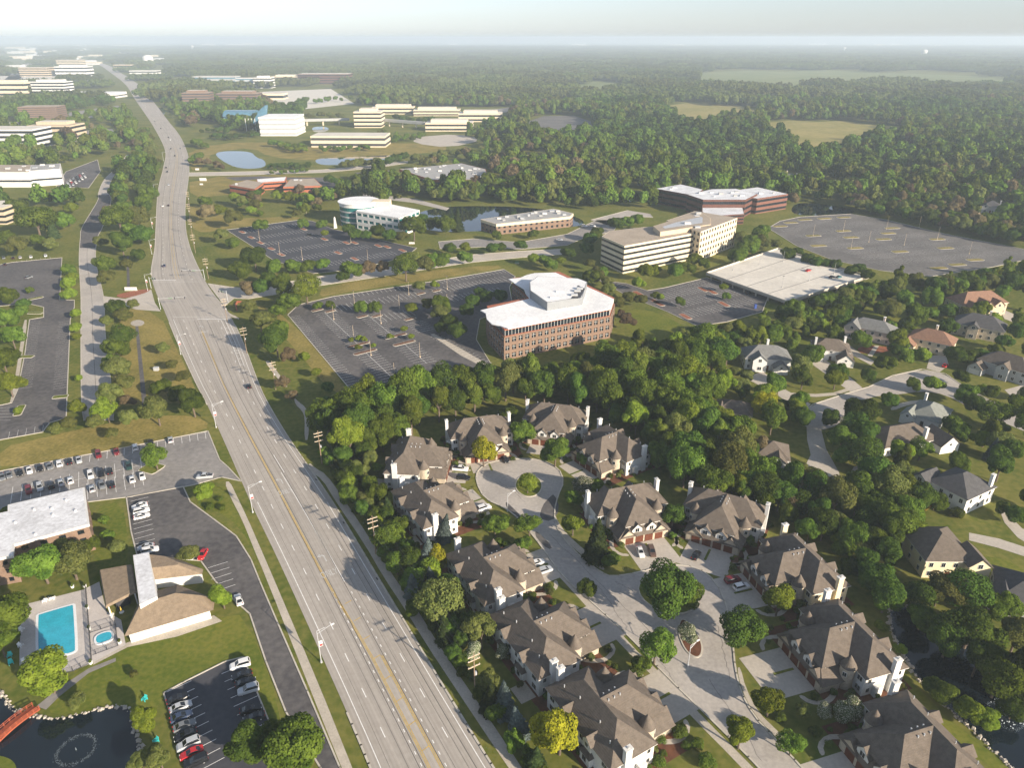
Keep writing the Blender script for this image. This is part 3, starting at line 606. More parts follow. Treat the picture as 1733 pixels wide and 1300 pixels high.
def grid(root, r, z0, z1, floors, wall, spacing=3.6, pier=1.3, sill=.55, glass='glass', depth=.32, edges=None, mull=False, clad='grey_wall'):
    fh = (z1 - z0) / floors; n = len(r); core = inset(r, depth)
    MB().prism(core, z0, z1 - .1).build('inner_wall', MATS[clad], root)
    w = MB(); 
    for i in range(n):
        a, c = Vector(r[i]), Vector(r[(i + 1) % n]); L = (c - a).length; e = (c - a) / L; nn = Vector((e.y, -e.x)); nb = max(1, round(L / spacing)); bay = L / nb; yaw = math.atan2(e.y, e.x) + math.pi
        for k in range(floors + 1):
            za, zb = (z0 + k * fh - fh * sill * .45 if k else z0), (z0 + k * fh + fh * sill * .55 if k < floors else z1)
            w.obox((a + c) / 2 - nn * (depth / 2), e, nn, L / 2 - .004, depth / 2, za, zb)
        for k in range(nb + 1):
            q = a + e * (k * bay); q += e * (pier / 4 if k == 0 else -pier / 4 if k == nb else 0); w.obox(q - nn * (depth / 2 - .004), e, nn, pier / (4 if k in (0, nb) else 2), depth / 2, z0 + .01, z1 - .01)
        if L < 2.5 or (edges is not None and i not in edges): continue
        pw, ph = bay - pier, fh * (1 - sill); me, mu = pane_mesh(pw, ph, glass)
        for k in range(nb):
            for f in range(floors):
                p = a + e * ((k + .5) * bay) - nn * (depth - .06); zc = z0 + f * fh + fh * sill * .55 + ph / 2
                o = link('window', me, root, (p.x, p.y, zc), yaw)
                if mull: link('mullion', mu, o)
    w.build('wall', MATS[wall], root)

# ---------------- brick office with the white overhanging roof
roof_px = [(860, 556), (1034, 522), (1039, 506), (1020, 497), (940, 461), (905, 462), (892, 465), (880, 470), (861, 472), (872, 480), (887, 489), (890, 497), (897, 505), (813, 525), (822, 530), (824, 540), (832, 548), (846, 551)]
rp = px_ring(roof_px, 15.4)
root, rl = local_root('brick_office', 'brown brick office with white overhanging roof and grey penthouse screen', 'office building', rp)
c0 = root.location
MB().prism(rl, 14.95, 15.4).build('roof', MATS['white_roof'], root)
foot = [G(x, y, 11.6) for x, y in ((853, 571), (1034, 535), (1041, 514), (946, 468), (866, 480), (893, 505), (900, 512), (822, 528), (826, 545), (834, 552))]
foot = [Vector((p.x - c0.x, p.y - c0.y)) for p in ccw(foot)]
grid(root, foot, 0, 11.6, 3, 'brick', 3.45, 1.35, .42, mull=True, clad='dark_brick')
top = inset(foot, .9); MB().prism(top, 11.6, 14.9).build('clerestory', MATS['glass'], root); MB().prism(inset(foot, .45), 11.55, 11.75).build('ledge', MATS['red_brick'], root); MB().prism(inset(foot, .6), 14.5, 14.92).build('fascia', MATS['red_brick'], root)
mu = MB()
for i in range(len(top)):
    a, c = Vector(top[i]), Vector(top[(i + 1) % len(top)]); e = (c - a).normalized()
    for k in range(int((c - a).length / 1.75) + 1): mu.obox(a + e * k * 1.75, e, Vector((e.y, -e.x)), .07, .08, 11.7, 14.6)
mu.build('clerestory_mullion', MATS['frame'], root)
pen = [Vector((p.x - c0.x, p.y - c0.y)) for p in px_ring([(926, 526), (985, 516), (993, 490), (978, 484), (910, 480), (896, 490), (897, 505)], 15.4)]
MB().prism(pen, 15.4, 19.6).build('penthouse_screen', MATS['screen'], root); flat('penthouse_roof', inset(pen, .4), 19.64, MATS['white_roof'], root, clear=False)
pit = [Vector((p.x - c0.x, p.y - c0.y)) for p in px_ring([(966, 509), (978, 486), (990, 492), (982, 508)], 18.6)]
flat('equipment_well', pit, 19.7, MATS['dark_metal'], root, clear=False)
for k, (x, y) in enumerate(((972, 503), (977, 496), (981, 492))):
    p = G(x, y, 18.8) - c0; MB().box(p.x - 1.6, p.x + 1.6, p.y - .9, p.y + .9, 19.6, 20.6).build('rooftop_unit', MATS['metal'], root)
for x, y in ((948, 497), (938, 507)):
    p = G(x, y, 18.8) - c0; MB().box(p.x - 2, p.x + 2, p.y - .4, p.y + .4, 19.6, 20.4).build('rooftop_unit', MATS['white_wall'], root)
gn = MB().box(-3, 3, -1.2, 1.2, 0, 2.1).box(-2.6, -1, -.8, .8, 2.1, 2.5).build('generator', MATS['dark_metal']); gn.location = G(1058, 537); gn.rotation_euler = (0, 0, .2)
tag(gn, 'black generator housing on the grass beside the brick office', 'generator')
flat('entry_walk', px_ring([(728, 566), (735, 565), (790, 596), (838, 624), (832, 629), (780, 602)]), .06, MATS['walk'])
# ---------------- beige banded office
root, r = bands('beige_office', 'beige office block with dark ribbon windows and angled tan roof', [(1018.6, 399.6), (1057, 416), (1184, 393), (1160, 381), (1090, 384), (1031, 391)], 18, 5, 'beige_wall', roof='tan_roof', frac=.42)
c0 = root.location; q = [Vector((p.x - c0.x, p.y - c0.y)) for p in px_ring([(1117, 400), (1202, 387), (1202, 376), (1190, 368), (1130, 382), (1105, 390)], 18)]
MB().prism(q, 17.9, 21).build('penthouse', MATS['tan_wall'], root); flat('penthouse_roof', inset(q, .5), 21.03, MATS['tan_roof'], root, clear=False); flat('skylight', inset(q, 5.5), 21.1, MATS['metal'], root, clear=False)
q = px_ring([(1186, 392), (1248, 368.5), (1176, 357), (1128, 373)], 20.5); root, r = local_root('beige_office_wing', 'beige office wing with rows of square punched windows behind the ribbon windowed block', 'office building', q)
grid(root, r, 0, 20.5, 5, 'beige_wall', 3.9, 1.9, .5, clad='grey_wall'); flat('roof', inset(r, .5), 20.54, MATS['tan_roof'], root, clear=False); rooftop(root, r, 20.5, 4)
# ---------------- dark brown office with white roofs
for nm, lab, pts, z, wall, uu in (('dark_office_wing', 'dark brown striped office wing with white roof by the wooded pond', [(1109.6, 319), (1152, 311.6), (1190, 320.5), (1176, 331)], 13, 'dark_brick', 2),
                             ('dark_office_hub', 'dark central office block with cluttered white roof between two striped wings', [(1163, 329), (1204, 320), (1245, 319), (1282, 328), (1262, 338), (1190, 338)], 14.5, 'dark_brick', 8),
                             ('dark_office_wing', 'red brown striped office wing with white roof beside the large empty lot', [(1250, 321), (1282, 316.5), (1334, 328), (1282, 336), (1258, 333)], 13, 'brown_brick', 2),
                             ('dark_office_annex', 'low dark office annex with plain white roof behind the beige office', [(1188, 346), (1256, 347), (1260, 362), (1200, 366), (1188, 358)], 8, 'dark_brick', 1)):
    bands(nm, lab, pts, z, 3, wall, roof='stained_roof', frac=.45, units=uu)
# ---------------- two storey brick and cream office
root, r = local_root('cream_brick_office', 'two storey red brick office with cream cornice beside the dark pond', 'office building', px_ring([(814, 371), (840, 379), (965, 366), (970, 361), (937, 353)], 8.4))
grid(root, r, 0, 7.4, 2, 'brick', 4.6, 2.6, .5); MB().prism(inset(r, -.25), 6.3, 8.4).build('cornice', MATS['beige_wall'], root); flat('roof', inset(r, .6), 8.44, MATS['grey_roof'], root, clear=False); rooftop(root, r, 8.4, 16)
# ---------------- white and teal office with the round corner
z = 14.5; root, r = local_root('teal_office', 'white office with teal windows and round glass corner tower', 'office building', px_ring([(602, 357), (674.5, 369), (710, 355), (655, 344), (612, 349)], z))
grid(root, r, 0, z, 3, 'white_wall', 6.2, 1.6, .55, glass='teal_glass', clad='grey_wall'); flat('roof', inset(r, .6), z + .04, MATS['white_roof'], root, clear=False)
p = G(648, 349, z) - root.location; MB().box(p.x - 8, p.x + 6, p.y - 4, p.y + 6, z, z + 4.5).build('penthouse', MATS['beige_wall'], root)
p = G(607, 340, 18) - root.location; R_ = 15.5
MB().cyl(p.x, p.y, R_ - .3, 0, 17.5, 40).build('corner_glazing', MATS['teal_glass'], root)
for k in range(5): MB().cyl(p.x, p.y, R_, k * 4 - .6 if k else 0, k * 4 + .5 if k < 4 else 18, 40).build('corner_spandrel', MATS['grey_wall' if k < 4 else 'white_wall'], root)
MB().cyl(p.x, p.y, R_ + .8, 18, 18.5, 40).build('corner_roof', MATS['white_roof'], root)
clear_ring([root.location + p + Vector((17 * math.cos(a), 17 * math.sin(a), 0)) for a in np.linspace(0, 6.1, 16)])
ob = MB().solid([(-1.1, -1.1, 0), (1.1, -1.1, 0), (1.1, 1.1, 0), (-1.1, 1.1, 0)], [(-.5, -.5, 8), (.5, -.5, 8), (.5, .5, 8), (-.5, .5, 8)]).solid([(-.5, -.5, 8), (.5, -.5, 8), (.5, .5, 8), (-.5, .5, 8)], [(-.1, -.1, 9), (.1, -.1, 9), (.1, .1, 9), (-.1, .1, 9)]).build('obelisk', MATS['white_wall']); ob.location = G(568, 386); tag(ob, 'white obelisk standing before the round glass tower', 'monument')
# ---------------- low brick offices
for nm, lab, pts, z, fl, wall, roof, uu in (('low_brick_office', 'two storey red brick office wing with tan roof beside the roadside lawn', [(387.6, 313), (431, 320), (446, 309), (418, 304)], 9, 2, 'red_brick', 'tan_roof', 1), ('low_brick_office', 'two storey red brick office wing with tan roof next to the white roofed link', [(479, 316), (545, 314), (532, 301.5), (491, 303)], 9, 2, 'red_brick', 'tan_roof', 2),
                                         ('office_link', 'low brick link with white roof between the two red brick wings', [(436, 309), (482, 306), (485, 299), (434, 303)], 7.5, 2, 'red_brick', 'white_roof', 0), ('flat_brick_office', 'wide single storey red brick building with grey roof full of vents', [(675.7, 286), (781, 276), (822, 286), (826, 304), (730, 304)], 6.5, 1, 'red_brick', 'grey_roof', 26)):
    bands(nm, lab, pts, z, fl, wall, roof=roof, frac=.4, units=uu)
# ---------------- parking deck
z = 3.2; dr = px_ring([(1195, 463), (1317, 421), (1471, 469), (1332, 512)], z); root, r = local_root('parking_deck', 'pale concrete parking deck with lamp posts beside the beige office', 'parking deck', dr)
MB().prism(r, z - .7, z).build('deck_slab', MATS['deck'], root); n = len(r)
for i in range(n):
    a, c = Vector(r[i]), Vector(r[(i + 1) % n]); e = (c - a).normalized(); nn = Vector((-e.y, e.x))
    MB().obox((a + c) / 2 + nn * .15, e, nn, (c - a).length / 2, .15, z - .9, z + .95).build('parapet', MATS['kerb'], root)
    for k in range(int((c - a).length / 9)): q = a + e * (4 + 9 * k) + nn * .7; MB().obox(q, e, nn, .35, .35, 0, z - .7).build('column', MATS['concrete'], root)
ln = MB()
for k in range(1, 4):
    a = Vector(r[0]).lerp(Vector(r[3]), k / 4); c = Vector(r[1]).lerp(Vector(r[2]), k / 4); e = (c - a).normalized(); nn = Vector((e.y, -e.x)); ln.obox((a + c) / 2, e, nn, (c - a).length / 2 - 2, .3, z, z + .012)
ln.build('deck_joint', MATS['worn_asphalt'], root)
# ---------------- far campus and town: boxes with ribbon or punched windows
def tier(root, r, z, wall, roof='deck'):
    q = inset(r, min((Vector(r[1]) - Vector(r[0])).length, (Vector(r[2]) - Vector(r[1])).length) * .22); MB().prism(q, z, z + 4.2).build('upper_storey', MATS[wall], root); flat('upper_roof', inset(q, .5), z + 4.24, MATS[roof], root, clear=False)
def far(name, label, xl, xr, yb, yt, dep, wall, floors, glass='glass', roof='deck', frac=.45, turn=0., units=0, group=None, cat='office building'):
    a, c = G(xl, yb), G(xr, yb); h = height_at((xl + xr) / 2, yb, yt); e = (c - a).normalized(); e = Vector((e.x * math.cos(turn) - e.y * math.sin(turn), e.x * math.sin(turn) + e.y * math.cos(turn), 0)); n = Vector((-e.y, e.x, 0)); L = (c - a).length * math.cos(turn)
    c = a + e * L; return bands(name, label, None, h, floors, wall, glass, roof, frac, ring=[a, c, c + n * dep, a + n * dep], units=units, group=group, cat=cat, clad=.5)
for a in (('laboratory', 'white laboratory with tall entrance windows beside the car filled lot', -40, 55, 317, 291, 45, 'white_wall', 1, 'glass', 'tan_roof', .12, 0, 6), ('laboratory_wing', 'white laboratory wing with grey roof running back from the entrance', 57, 108, 316, 289, 40, 'white_wall', 1, 'glass', 'grey_roof', .12, .5, 2),
          ('terraced_office', 'white terraced office with long dark ribbon windows', -30, 62, 252, 219, 45, 'white_wall', 4, 'glass', 'deck', .5), ('tan_office', 'tan three storey office with stepped roof beside the terraced one', 52, 124, 236, 212, 40, 'tan_wall', 3, 'glass', 'tan_roof', .45), ('brick_tower', 'brown brick slab tower above the trees', 36, 98, 208, 181, 40, 'brick', 8, 'dark_metal', 'tan_roof', .35, .15),
          ('gridded_office', 'white gridded mid rise office with stepped top', 58, 113, 167, 138, 45, 'white_wall', 6, 'glass', 'deck', .5), ('curved_office', 'cream low office beside the gridded mid rise', -30, 46, 163, 139, 50, 'beige_wall', 3), ('white_store', 'long low white building behind the roadside trees', 113, 196, 166, 157, 60, 'white_wall', 1, 'glass', 'white_roof', .2),
          ('slab_office', 'tan long office block near the far highway', 34, 82, 129, 114, 60, 'tan_wall', 4), ('white_office', 'white layered office block near the far road bend', 95, 147, 129, 112, 60, 'white_wall', 3), ('rear_office', 'cream office rising behind the white layered one', 97, 136, 113, 101, 60, 'beige_wall', 4),
          ('roadside_inn', 'pale orange roofed inn beside the far road', 193, 222, 118, 109, 40, 'tan_wall', 2), ('white_hall', 'low white hall across the road from the inn', 220, 264, 128, 119, 50, 'white_wall', 2), ('glass_office', 'blue grey glass office among the far trees', 327, 400, 145, 129, 50, 'grey_wall', 3, 'blue_glass'),
          ('glass_office', 'blue glass office with white end wall', 400, 430, 148, 132, 50, 'white_wall', 4, 'blue_glass', 'deck', .6), ('pale_office', 'white panelled office beside the blue glass one', 430, 459, 149, 131, 45, 'white_wall', 4), ('cream_office', 'long cream office range before the dark brown block', 459, 542, 142, 129, 60, 'beige_wall', 3), ('brown_office', 'long dark brown office block at the edge of the woods', 505, 590, 142, 125, 80, 'dark_brick', 4),
          ('brick_office_block', 'brown brick block with flat gridded front beside the campus pond', 311, 356, 183, 157, 40, 'brick', 6, 'dark_metal', 'tan_roof', .5, .12), ('brick_office_block', 'brown brick mid rise with stepped top next to the gridded brick block', 368, 436, 179, 158, 45, 'brick', 5, 'dark_metal', 'tan_roof', .5), ('low_cream_store', 'low cream store with round roof by the brick mid rise', 440, 480, 168, 158, 40, 'beige_wall', 1),
          ('glass_hall', 'blue glass barrel roofed hall behind the leaning sail', 380, 432, 212, 196, 34, 'white_wall', 3, 'blue_glass', 'deck', .6), ('white_cube', 'white glass cube next to the leaning sail', 441, 502, 230, 198, 55, 'white_wall', 4, 'metal', 'white_roof', .35), ('campus_garage', 'cream open parking structure before the campus lawn', 527, 653, 249, 230, 42, 'beige_wall', 2, 'dark_metal', 'deck', .45, -.02),
          ('round_pavilion', 'cream terraced campus building beside the skywalk', 600, 646, 216, 189, 40, 'beige_wall', 4), ('campus_wing', 'long white terraced campus wing behind the trees', 630, 700, 193, 181, 30, 'beige_wall', 2), ('campus_wing', 'white campus wing with raised penthouse', 700, 778, 196, 186, 35, 'beige_wall', 2), ('campus_wing', 'white campus wing at the far end of the terraces', 776, 850, 206, 192, 40, 'beige_wall', 2), ('campus_wing', 'near white campus wing before the terraces', 720, 800, 222, 208, 38, 'beige_wall', 2),
          ('white_house', 'large white house in a clearing of the woods', 1112, 1152, 150, 144, 30, 'white_wall', 1), ('school', 'low tan building beside a lot in the woods', 860, 886, 265, 260, 15, 'beige_wall', 1), ('left_office', 'cream corner of an office behind the large shade tree', -30, 12, 380, 352, 30, 'tan_wall', 3)):
    rt, rr_ = far(*a)
    if a[0] in ('campus_wing', 'round_pavilion', 'gridded_office', 'white_office', 'tan_office', 'brick_office_block', 'curved_office', 'cream_office', 'pale_office'): tier(rt, rr_, height_at((a[2] + a[3]) / 2, a[4], a[5]), a[7])
# the leaning sail of the campus
s = thing('leaning_sail', 'blue glass leaning sail rising between the barrel hall and the white cube', 'building', G(428, 222)); o0 = s.location
def at_plane(x, yb, yt): q = G(x, yb); q.z = height_at(x, yb, yt); return q
ring = [at_plane(x, 221, y) - o0 for x, y in ((424, 218), (441, 219), (449, 205), (454, 178), (444, 186), (432, 203))]
MB().solid([(p.x, p.y, p.z) for p in ring], [(p.x + 2, p.y + 9, p.z) for p in ring]).build('sail', MATS['blue_glass'], s)
vt = thing('barrel_roof', 'curved blue metal barrel roof above the glass hall', 'roof', G(380, 212)); q0, q1 = G(380, 212) - vt.location, G(432, 212) - vt.location; hh = height_at(406, 212, 197); va = MB()
arc = [(-2 + 19 * (1 - math.cos(t)), hh + 9 * math.sin(t)) for t in np.linspace(0, math.pi, 12)]
for (y0, z0), (y1, z1) in zip(arc, arc[1:]): va.face((q0.x, q0.y + y0, z0), (q1.x, q1.y + y0, z0), (q1.x, q1.y + y1, z1), (q0.x, q0.y + y1, z1))
for q in (q0, q1): va.face(*[(q.x, q.y + y, z) for y, z in arc])
va.build('vault', MATS['blue_glass'], vt)
for k in range(4): MB().box(-8 + k * 5, -7.2 + k * 5, -6, -5, 0, 20).build('leg', MATS['white_wall'], s)
sw = thing('skywalk', 'glass covered skywalk on piers crossing the campus lawn', 'bridge', G(560, 214)); 
for (x0, y0), (x1, y1) in (((502, 205), (592, 203)), ((645, 204), (720, 210))):
    a, c = G(x0, y0 + 8) - sw.location, G(x1, y1 + 8) - sw.location; e = (c - a).normalized(); MB().obox((a + c) / 2, e, Vector((-e.y, e.x)), (c - a).length / 2, 3, 7, 11).build('walkway', MATS['grey_wall'], sw)
    for t in (.2, .5, .8): q = a.lerp(c, t); MB().box(q.x - 1, q.x + 1, q.y - 1, q.y + 1, 0, 7).build('pier', MATS['beige_wall'], sw)
random.seed(31)
for k in range(100):                                            # warehouses and stores towards the horizon
    x = random.choice([random.uniform(0, 270), random.uniform(0, 250), random.uniform(0, 230), random.uniform(0, 200), random.uniform(0, 430), random.uniform(500, 1733)]); y = 76 + 34 * random.random() ** 1.6 if x < 300 else random.uniform(72, 79)
    if x < 300 and y > 100 and x > 150: continue
    w = random.uniform(8, 34); far('distant_warehouse', 'pale flat warehouse fading into haze near the horizon' if x < 440 else 'tiny pale building in the hazy woods near the horizon', x, x + w, y + random.uniform(2, 3), y, random.uniform(40, 90), random.choice(['white_wall', 'beige_wall', 'white_wall']), 1, 'grey_wall', 'white_roof', .2, group='distant warehouses' if x < 440 else 'distant buildings in the woods', cat='warehouse')
# ---------------- water towers
def water_tower(x, yb, yt, kind, label):
    h = height_at(x, yb, yt); t = thing('water_tower', label, 'water tower', G(x, yb))
    if kind == 'tank': MB().cyl(0, 0, h * .55, 0, h * .8, 24).cyl(0, 0, h * .55, h * .8, h, 24, h * .25).build('tank', MATS['white_wall'], t)
    elif kind == 'legs':
        MB().cyl(0, 0, h * .2, h * .5, h * .62, 24, h * .36).cyl(0, 0, h * .36, h * .62, h * .85, 24).cyl(0, 0, h * .36, h * .85, h, 24, h * .1).build('tank', MATS['white_wall'], t)
        for k in range(6): a = k * 1.047; MB().tube((h * .34 * math.cos(a), h * .34 * math.sin(a), 0), (h * .3 * math.cos(a), h * .3 * math.sin(a), h * .6), h * .03).build('leg', MATS['white_wall'], t)
    else: MB().cyl(0, 0, h * .09, 0, h * .6, 16).build('stem', MATS['white_wall'], t); MB().cyl(0, 0, h * .1, h * .55, h * .75, 20, h * .26).cyl(0, 0, h * .26, h * .75, h * .88, 20).cyl(0, 0, h * .26, h * .88, h, 20, h * .06).build('tank', MATS['white_wall'], t)
water_tower(252, 110, 93, 'tank', 'squat white ground water tank beyond the road bend'); water_tower(1562, 98, 83, 'legs', 'white water tower on legs above the far woods')
water_tower(326.5, 86, 76, 'stem', 'small white single stem water tower on the hazy skyline above the road bend'); water_tower(1428, 89, 79, 'stem', 'small white single stem water tower near the far meadow')

# ================================================================ houses
def win_mesh():
    if 'win' in PANES: return PANES['win']
    PANES['win'] = (MB().box(-.62, .62, -.02, .07, -.8, .8).mesh('window', MATS['frame']), MB().box(-.5, -.04, .07, .1, -.68, .68).box(.04, .5, .07, .1, -.68, .68).mesh('pane', MATS['glass'])); return PANES['win']
def window(root, x, y, z, yaw=0., sx=1., sz=1.):                # faces local +y turned by yaw
    a, g = win_mesh(); o = link('window', a, root, (x, y, z), yaw); o.scale = (sx, 1, sz); link('pane', g, o); return o
def frame_of(P, Q, z, front_px):
    p, q = G(*P, z), G(*Q, z); p.z = q.z = 0; m = (p + q) / 2; e = (q - p).normalized(); n = Vector((-e.y, e.x, 0)); f = G(*front_px)
    if (f - m).dot(n) < 0: n = -n
    ex = Vector((n.y, -n.x, 0)); return m, ex, n, (q - p).length, math.atan2(ex.y, ex.x)
def ring_local(m, ex, n, x0, x1, y0, y1): return [m + ex * x + n * y for x, y in ((x0, y0), (x1, y0), (x1, y1), (x0, y1))]
def make_duplex():
    t = thing('townhouse', 'x', 'house'); W, S = MATS['white_wall'], MATS['shingle_brown']; HW, DP, E, RZ = 11.3, 11.1, 5.8, 10.6
    MB().box(-HW, HW, -DP, 0, 0, E).build('wall', W, t); MB().box(-5.6, 5.6, 0, 7.1, 0, E - .004).build('front_wing', W, t)
    rf = MB().hip(-HW - .5, HW + .5, -DP - .5, .5, E, RZ, 6.1).build('roof', S, t)
    MB().hip(-5.6, 7.7, -6.2, 6.2, E + .01, RZ + .02, 6.1, 'x', False, True).build('wing_roof', S, t).rotation_euler = (0, 0, math.pi / 2)
    MB().box(-HW - .45, HW + .45, -DP - .45, .45, E - .22, E - .01).build('eave_board', MATS['frame'], t)
    MB().solid([(-8.6, 1.6, 2.6), (8.6, 1.6, 2.6), (8.6, 8.7, 2.6), (-8.6, 8.7, 2.6)], [(-5.5, 2.4, 5.1), (5.5, 2.4, 5.1), (5.5, 7.2, 5.1), (-5.5, 7.2, 5.1)]).build('garage_roof', S, t)
    MB().box(-7.9, 7.9, 2.2, 8.3, 0, 2.6).build('garage_wall', MATS['stone_wall'], t)
    for s in (-1, 1):
        MB().gable_wall(s * 5.2 - 2.4, s * 5.2 + 2.4, 5, 8.42, 0, 2.7, 5.0).build('garage_gable', MATS['stone_wall'], t); MB().gable_roof(s * 5.2 - 2.85, s * 5.2 + 2.85, 4.6, 8.75, 2.35, 5.05).build('gable_roof', S, t)
        MB().gable_wall(s * 2.3 - 1.6, s * 2.3 + 1.6, 4.5, 8.1, 2.8, 4.9, 6.4).build('dormer', W, t); MB().gable_roof(s * 2.3 - 1.95, s * 2.3 + 1.95, 2.6, 8.4, 4.6, 6.5).build('dormer_roof', S, t)
        window(t, s * 2.3, 8.12, 4.4, 0, 1.2, .9)
        for x in (1.55, 4.75): MB().box(s * x - 1.25, s * x + 1.25, 8.25, 8.48, .03, 2.25).cyl(s * x, 8.365, .01, .03, .04, 3).build('garage_door', MATS['garage_door'], t)
        MB().cyl(s * 7.3, 1.35, 1.7, 0, 6.1, 20).build('turret', MATS['stone_wall'], t); MB().cyl(s * 7.3, 1.35, 1.9, 6.1, 9.2, 20, .03).build('turret_roof', S, t)
        window(t, s * 7.3 + s * .85, 2.85, 4.6, -s * .55, .8, .8); MB().box(s * 7.3 - .6, s * 7.3 + .6, 2.9, 3.1, .05, 2.2).build('door', MATS['garage_door'], t)
        ch = MB().box(s * (HW + .4) - .5, s * (HW + .4) + .5, -8.3, -6.7, 0, 9.5).build('chimney', W, t); MB().box(s * (HW + .4) - .62, s * (HW + .4) + .62, -8.42, -6.58, 9.5, 9.75).build('cap', MATS['frame'], ch); MB().cyl(s * (HW + .4), -7.5, .25, 9.75, 10.1, 8).build('flue', MATS['grey_wall'], ch)
        MB().box(s * HW - .2 if s > 0 else -HW - 1.2, HW + 1.2 if s > 0 else -HW + .2, -4.6, -2.6, 0, 2.9).build('side_bay', W, t)
        MB().gable_wall(s * 4.2 - 1.3, s * 4.2 + 1.3, -DP - .7, -8, 4, 6.2, 7.5).build('rear_dormer', W, t); MB().gable_roof(s * 4.2 - 1.65, s * 4.2 + 1.65, -DP - 1, -7, 5.9, 7.6).build('dormer_roof', S, t)
        MB().box(s * 4.2 - 1.6, s * 4.2 + 1.6, -DP - 1.1, -DP + .1, 0, 2.7).build('rear_bay', W, t); MB().hip(s * 4.2 - 1.9, s * 4.2 + 1.9, -DP - 1.4, -DP + 1.2, 2.7, 3.6).build('bay_roof', S, t)
        for z in (1.6, 4.4):
            window(t, s * 9.9, .01, z, 0, 1.3, .9); window(t, s * 9.3, -DP, z, math.pi, 1.5, 1); window(t, s * 1.5, -DP, z, math.pi)
            for y in (-9.6, -1.4): window(t, s * HW, y, z, -s * math.pi / 2, .8, .8)
        window(t, s * 4.2, -DP - 1.1, 1.5, math.pi, 1.2); window(t, s * 4.2, -DP - .72, 5.3, math.pi, .9, .7); window(t, s * 5.6, 5.4, 5.0, -s * math.pi / 2, 1.1, .45)
        for k in range(3): MB().cyl(s * .9, -4 + 1.5 * k, .16, 9.6, 10.35, 8).build('roof_vent', MATS['metal'], t)
        for x in (3.5, 8): MB().cyl(s * x, -7.4 - .2 * x, .13, 8.0, 9.6 - .1 * x, 6).build('roof_vent', MATS['metal'], t)
    return t
DUP = make_duplex()
DS = [((646 + 61, 802), (727, 746), 'f', (800, 800), 'white duplex townhouse with brown hip roof beside the white pickup truck'), ((665, 833), (716, 893.5), 'r', (820, 860), 'white duplex townhouse with a small blue spruce at its chimney end'),
      ((769, 743), (863, 731), 'f', (850, 800), 'white duplex townhouse behind the lime green tree at the turning circle'), ((889, 708), (984, 720), 'f', (900, 790), 'white duplex townhouse at the head of the turning circle beside the tree belt'),
      ((990, 736), (1059, 780.5), 'f', (950, 800), 'white duplex townhouse with sunlit end chimney east of the turning circle'), ((1011, 873.5), (1129, 851), 'f', (1090, 960), 'white duplex townhouse with white sedan and brown car on its driveway'),
      ((1158, 856), (1285, 893), 'f', (1160, 980), 'white duplex townhouse with one black car on its driveway'), ((1288, 915), (1375.8, 1005.3), 'f', (1240, 1010), 'cream sided duplex townhouse with maroon and white cars before its garages'),
      ((1355.5, 1031), (1466, 1149), 'f', (1260, 1120), 'white duplex townhouse with bare driveways beside the narrow canal'), ((1474, 1203), (1598, 1341), 'f', (1380, 1320), 'white duplex townhouse beside the canal fountain'),
      ((757, 940), (820, 1023), 'r', (960, 990), 'white duplex townhouse with white and silver cars on its driveway'), ((829, 1042.7), (912.3, 1148.8), 'r', (1070, 1100), 'white duplex townhouse with rear patio between two others along the court walk'), ((931, 1170.5), (1029, 1295), 'r', (1180, 1250), 'white duplex townhouse behind the tall yellow green tree')]
DUPS = []
for i, (P, Q, side, fpx, lab) in enumerate(DS):
    m, ex, n, L, rz = frame_of(P, Q, 5.8, fpx)
    if side == 'r': m = m + n * 11.1
    o = DUP if i == 0 else copy_tree(DUP)
    o.location = m; o.rotation_euler = (0, 0, rz); o['label'] = lab; o['group'] = 'duplex townhouses of the court'; DUPS.append((m, ex, n))
    clear_ring(ring_local(m, ex, n, -14, 14, -14, 10)); print('DUP', i, round(L, 1))
    dw = ring_local(m, ex, n, -6.6, 6.6, 8.5, 20 if i not in (0, 1, 2, 3, 4) else 15)
    flat('driveway', dw, .033 + i * .0007, MATS['concrete'], kind='structure'); gs = flat('grass_divider', ring_local(m, ex, n, -.35, .35, 9.5, 15), .07, MATS['lawn'], kind='structure', clear=False)
    wk = [m + ex * x + n * y for x, y in ((7.2, 3.5), (8.2, 3.5), (10.2, 6), (11, 9), (9.6, 12.5), (7, 13.5), (7, 12.3), (8.8, 11.6), (9.8, 9), (9, 6.6))]; flat('entry_walk', chaikin(wk, 1), .036, MATS['walk'], kind='structure')
    flat('entry_walk', chaikin([m + ex * -(p - m).dot(ex) + n * (p - m).dot(n) for p in wk], 1), .036, MATS['walk'], kind='structure')
    flat('planting_bed', ring_local(m, ex, n, -13, 13, -13, 8.6), .018, MATS['mulch'], kind='structure', clear=False)
    flat('patio', ring_local(m, ex, n, 6, 11, -15.5, -11.6), .03, MATS['walk'], kind='structure')
for ch in [c for c in COL.objects if c.parent and c.parent == [o for o in COL.objects if o.get('label', '').startswith('cream sided duplex')][0] and c.name.split('.')[0] in ('wall', 'front_wing', 'chimney', 'side_bay')]:
    ch.data = ch.data.copy(); ch.data.materials[0] = MATS['cream_wall']

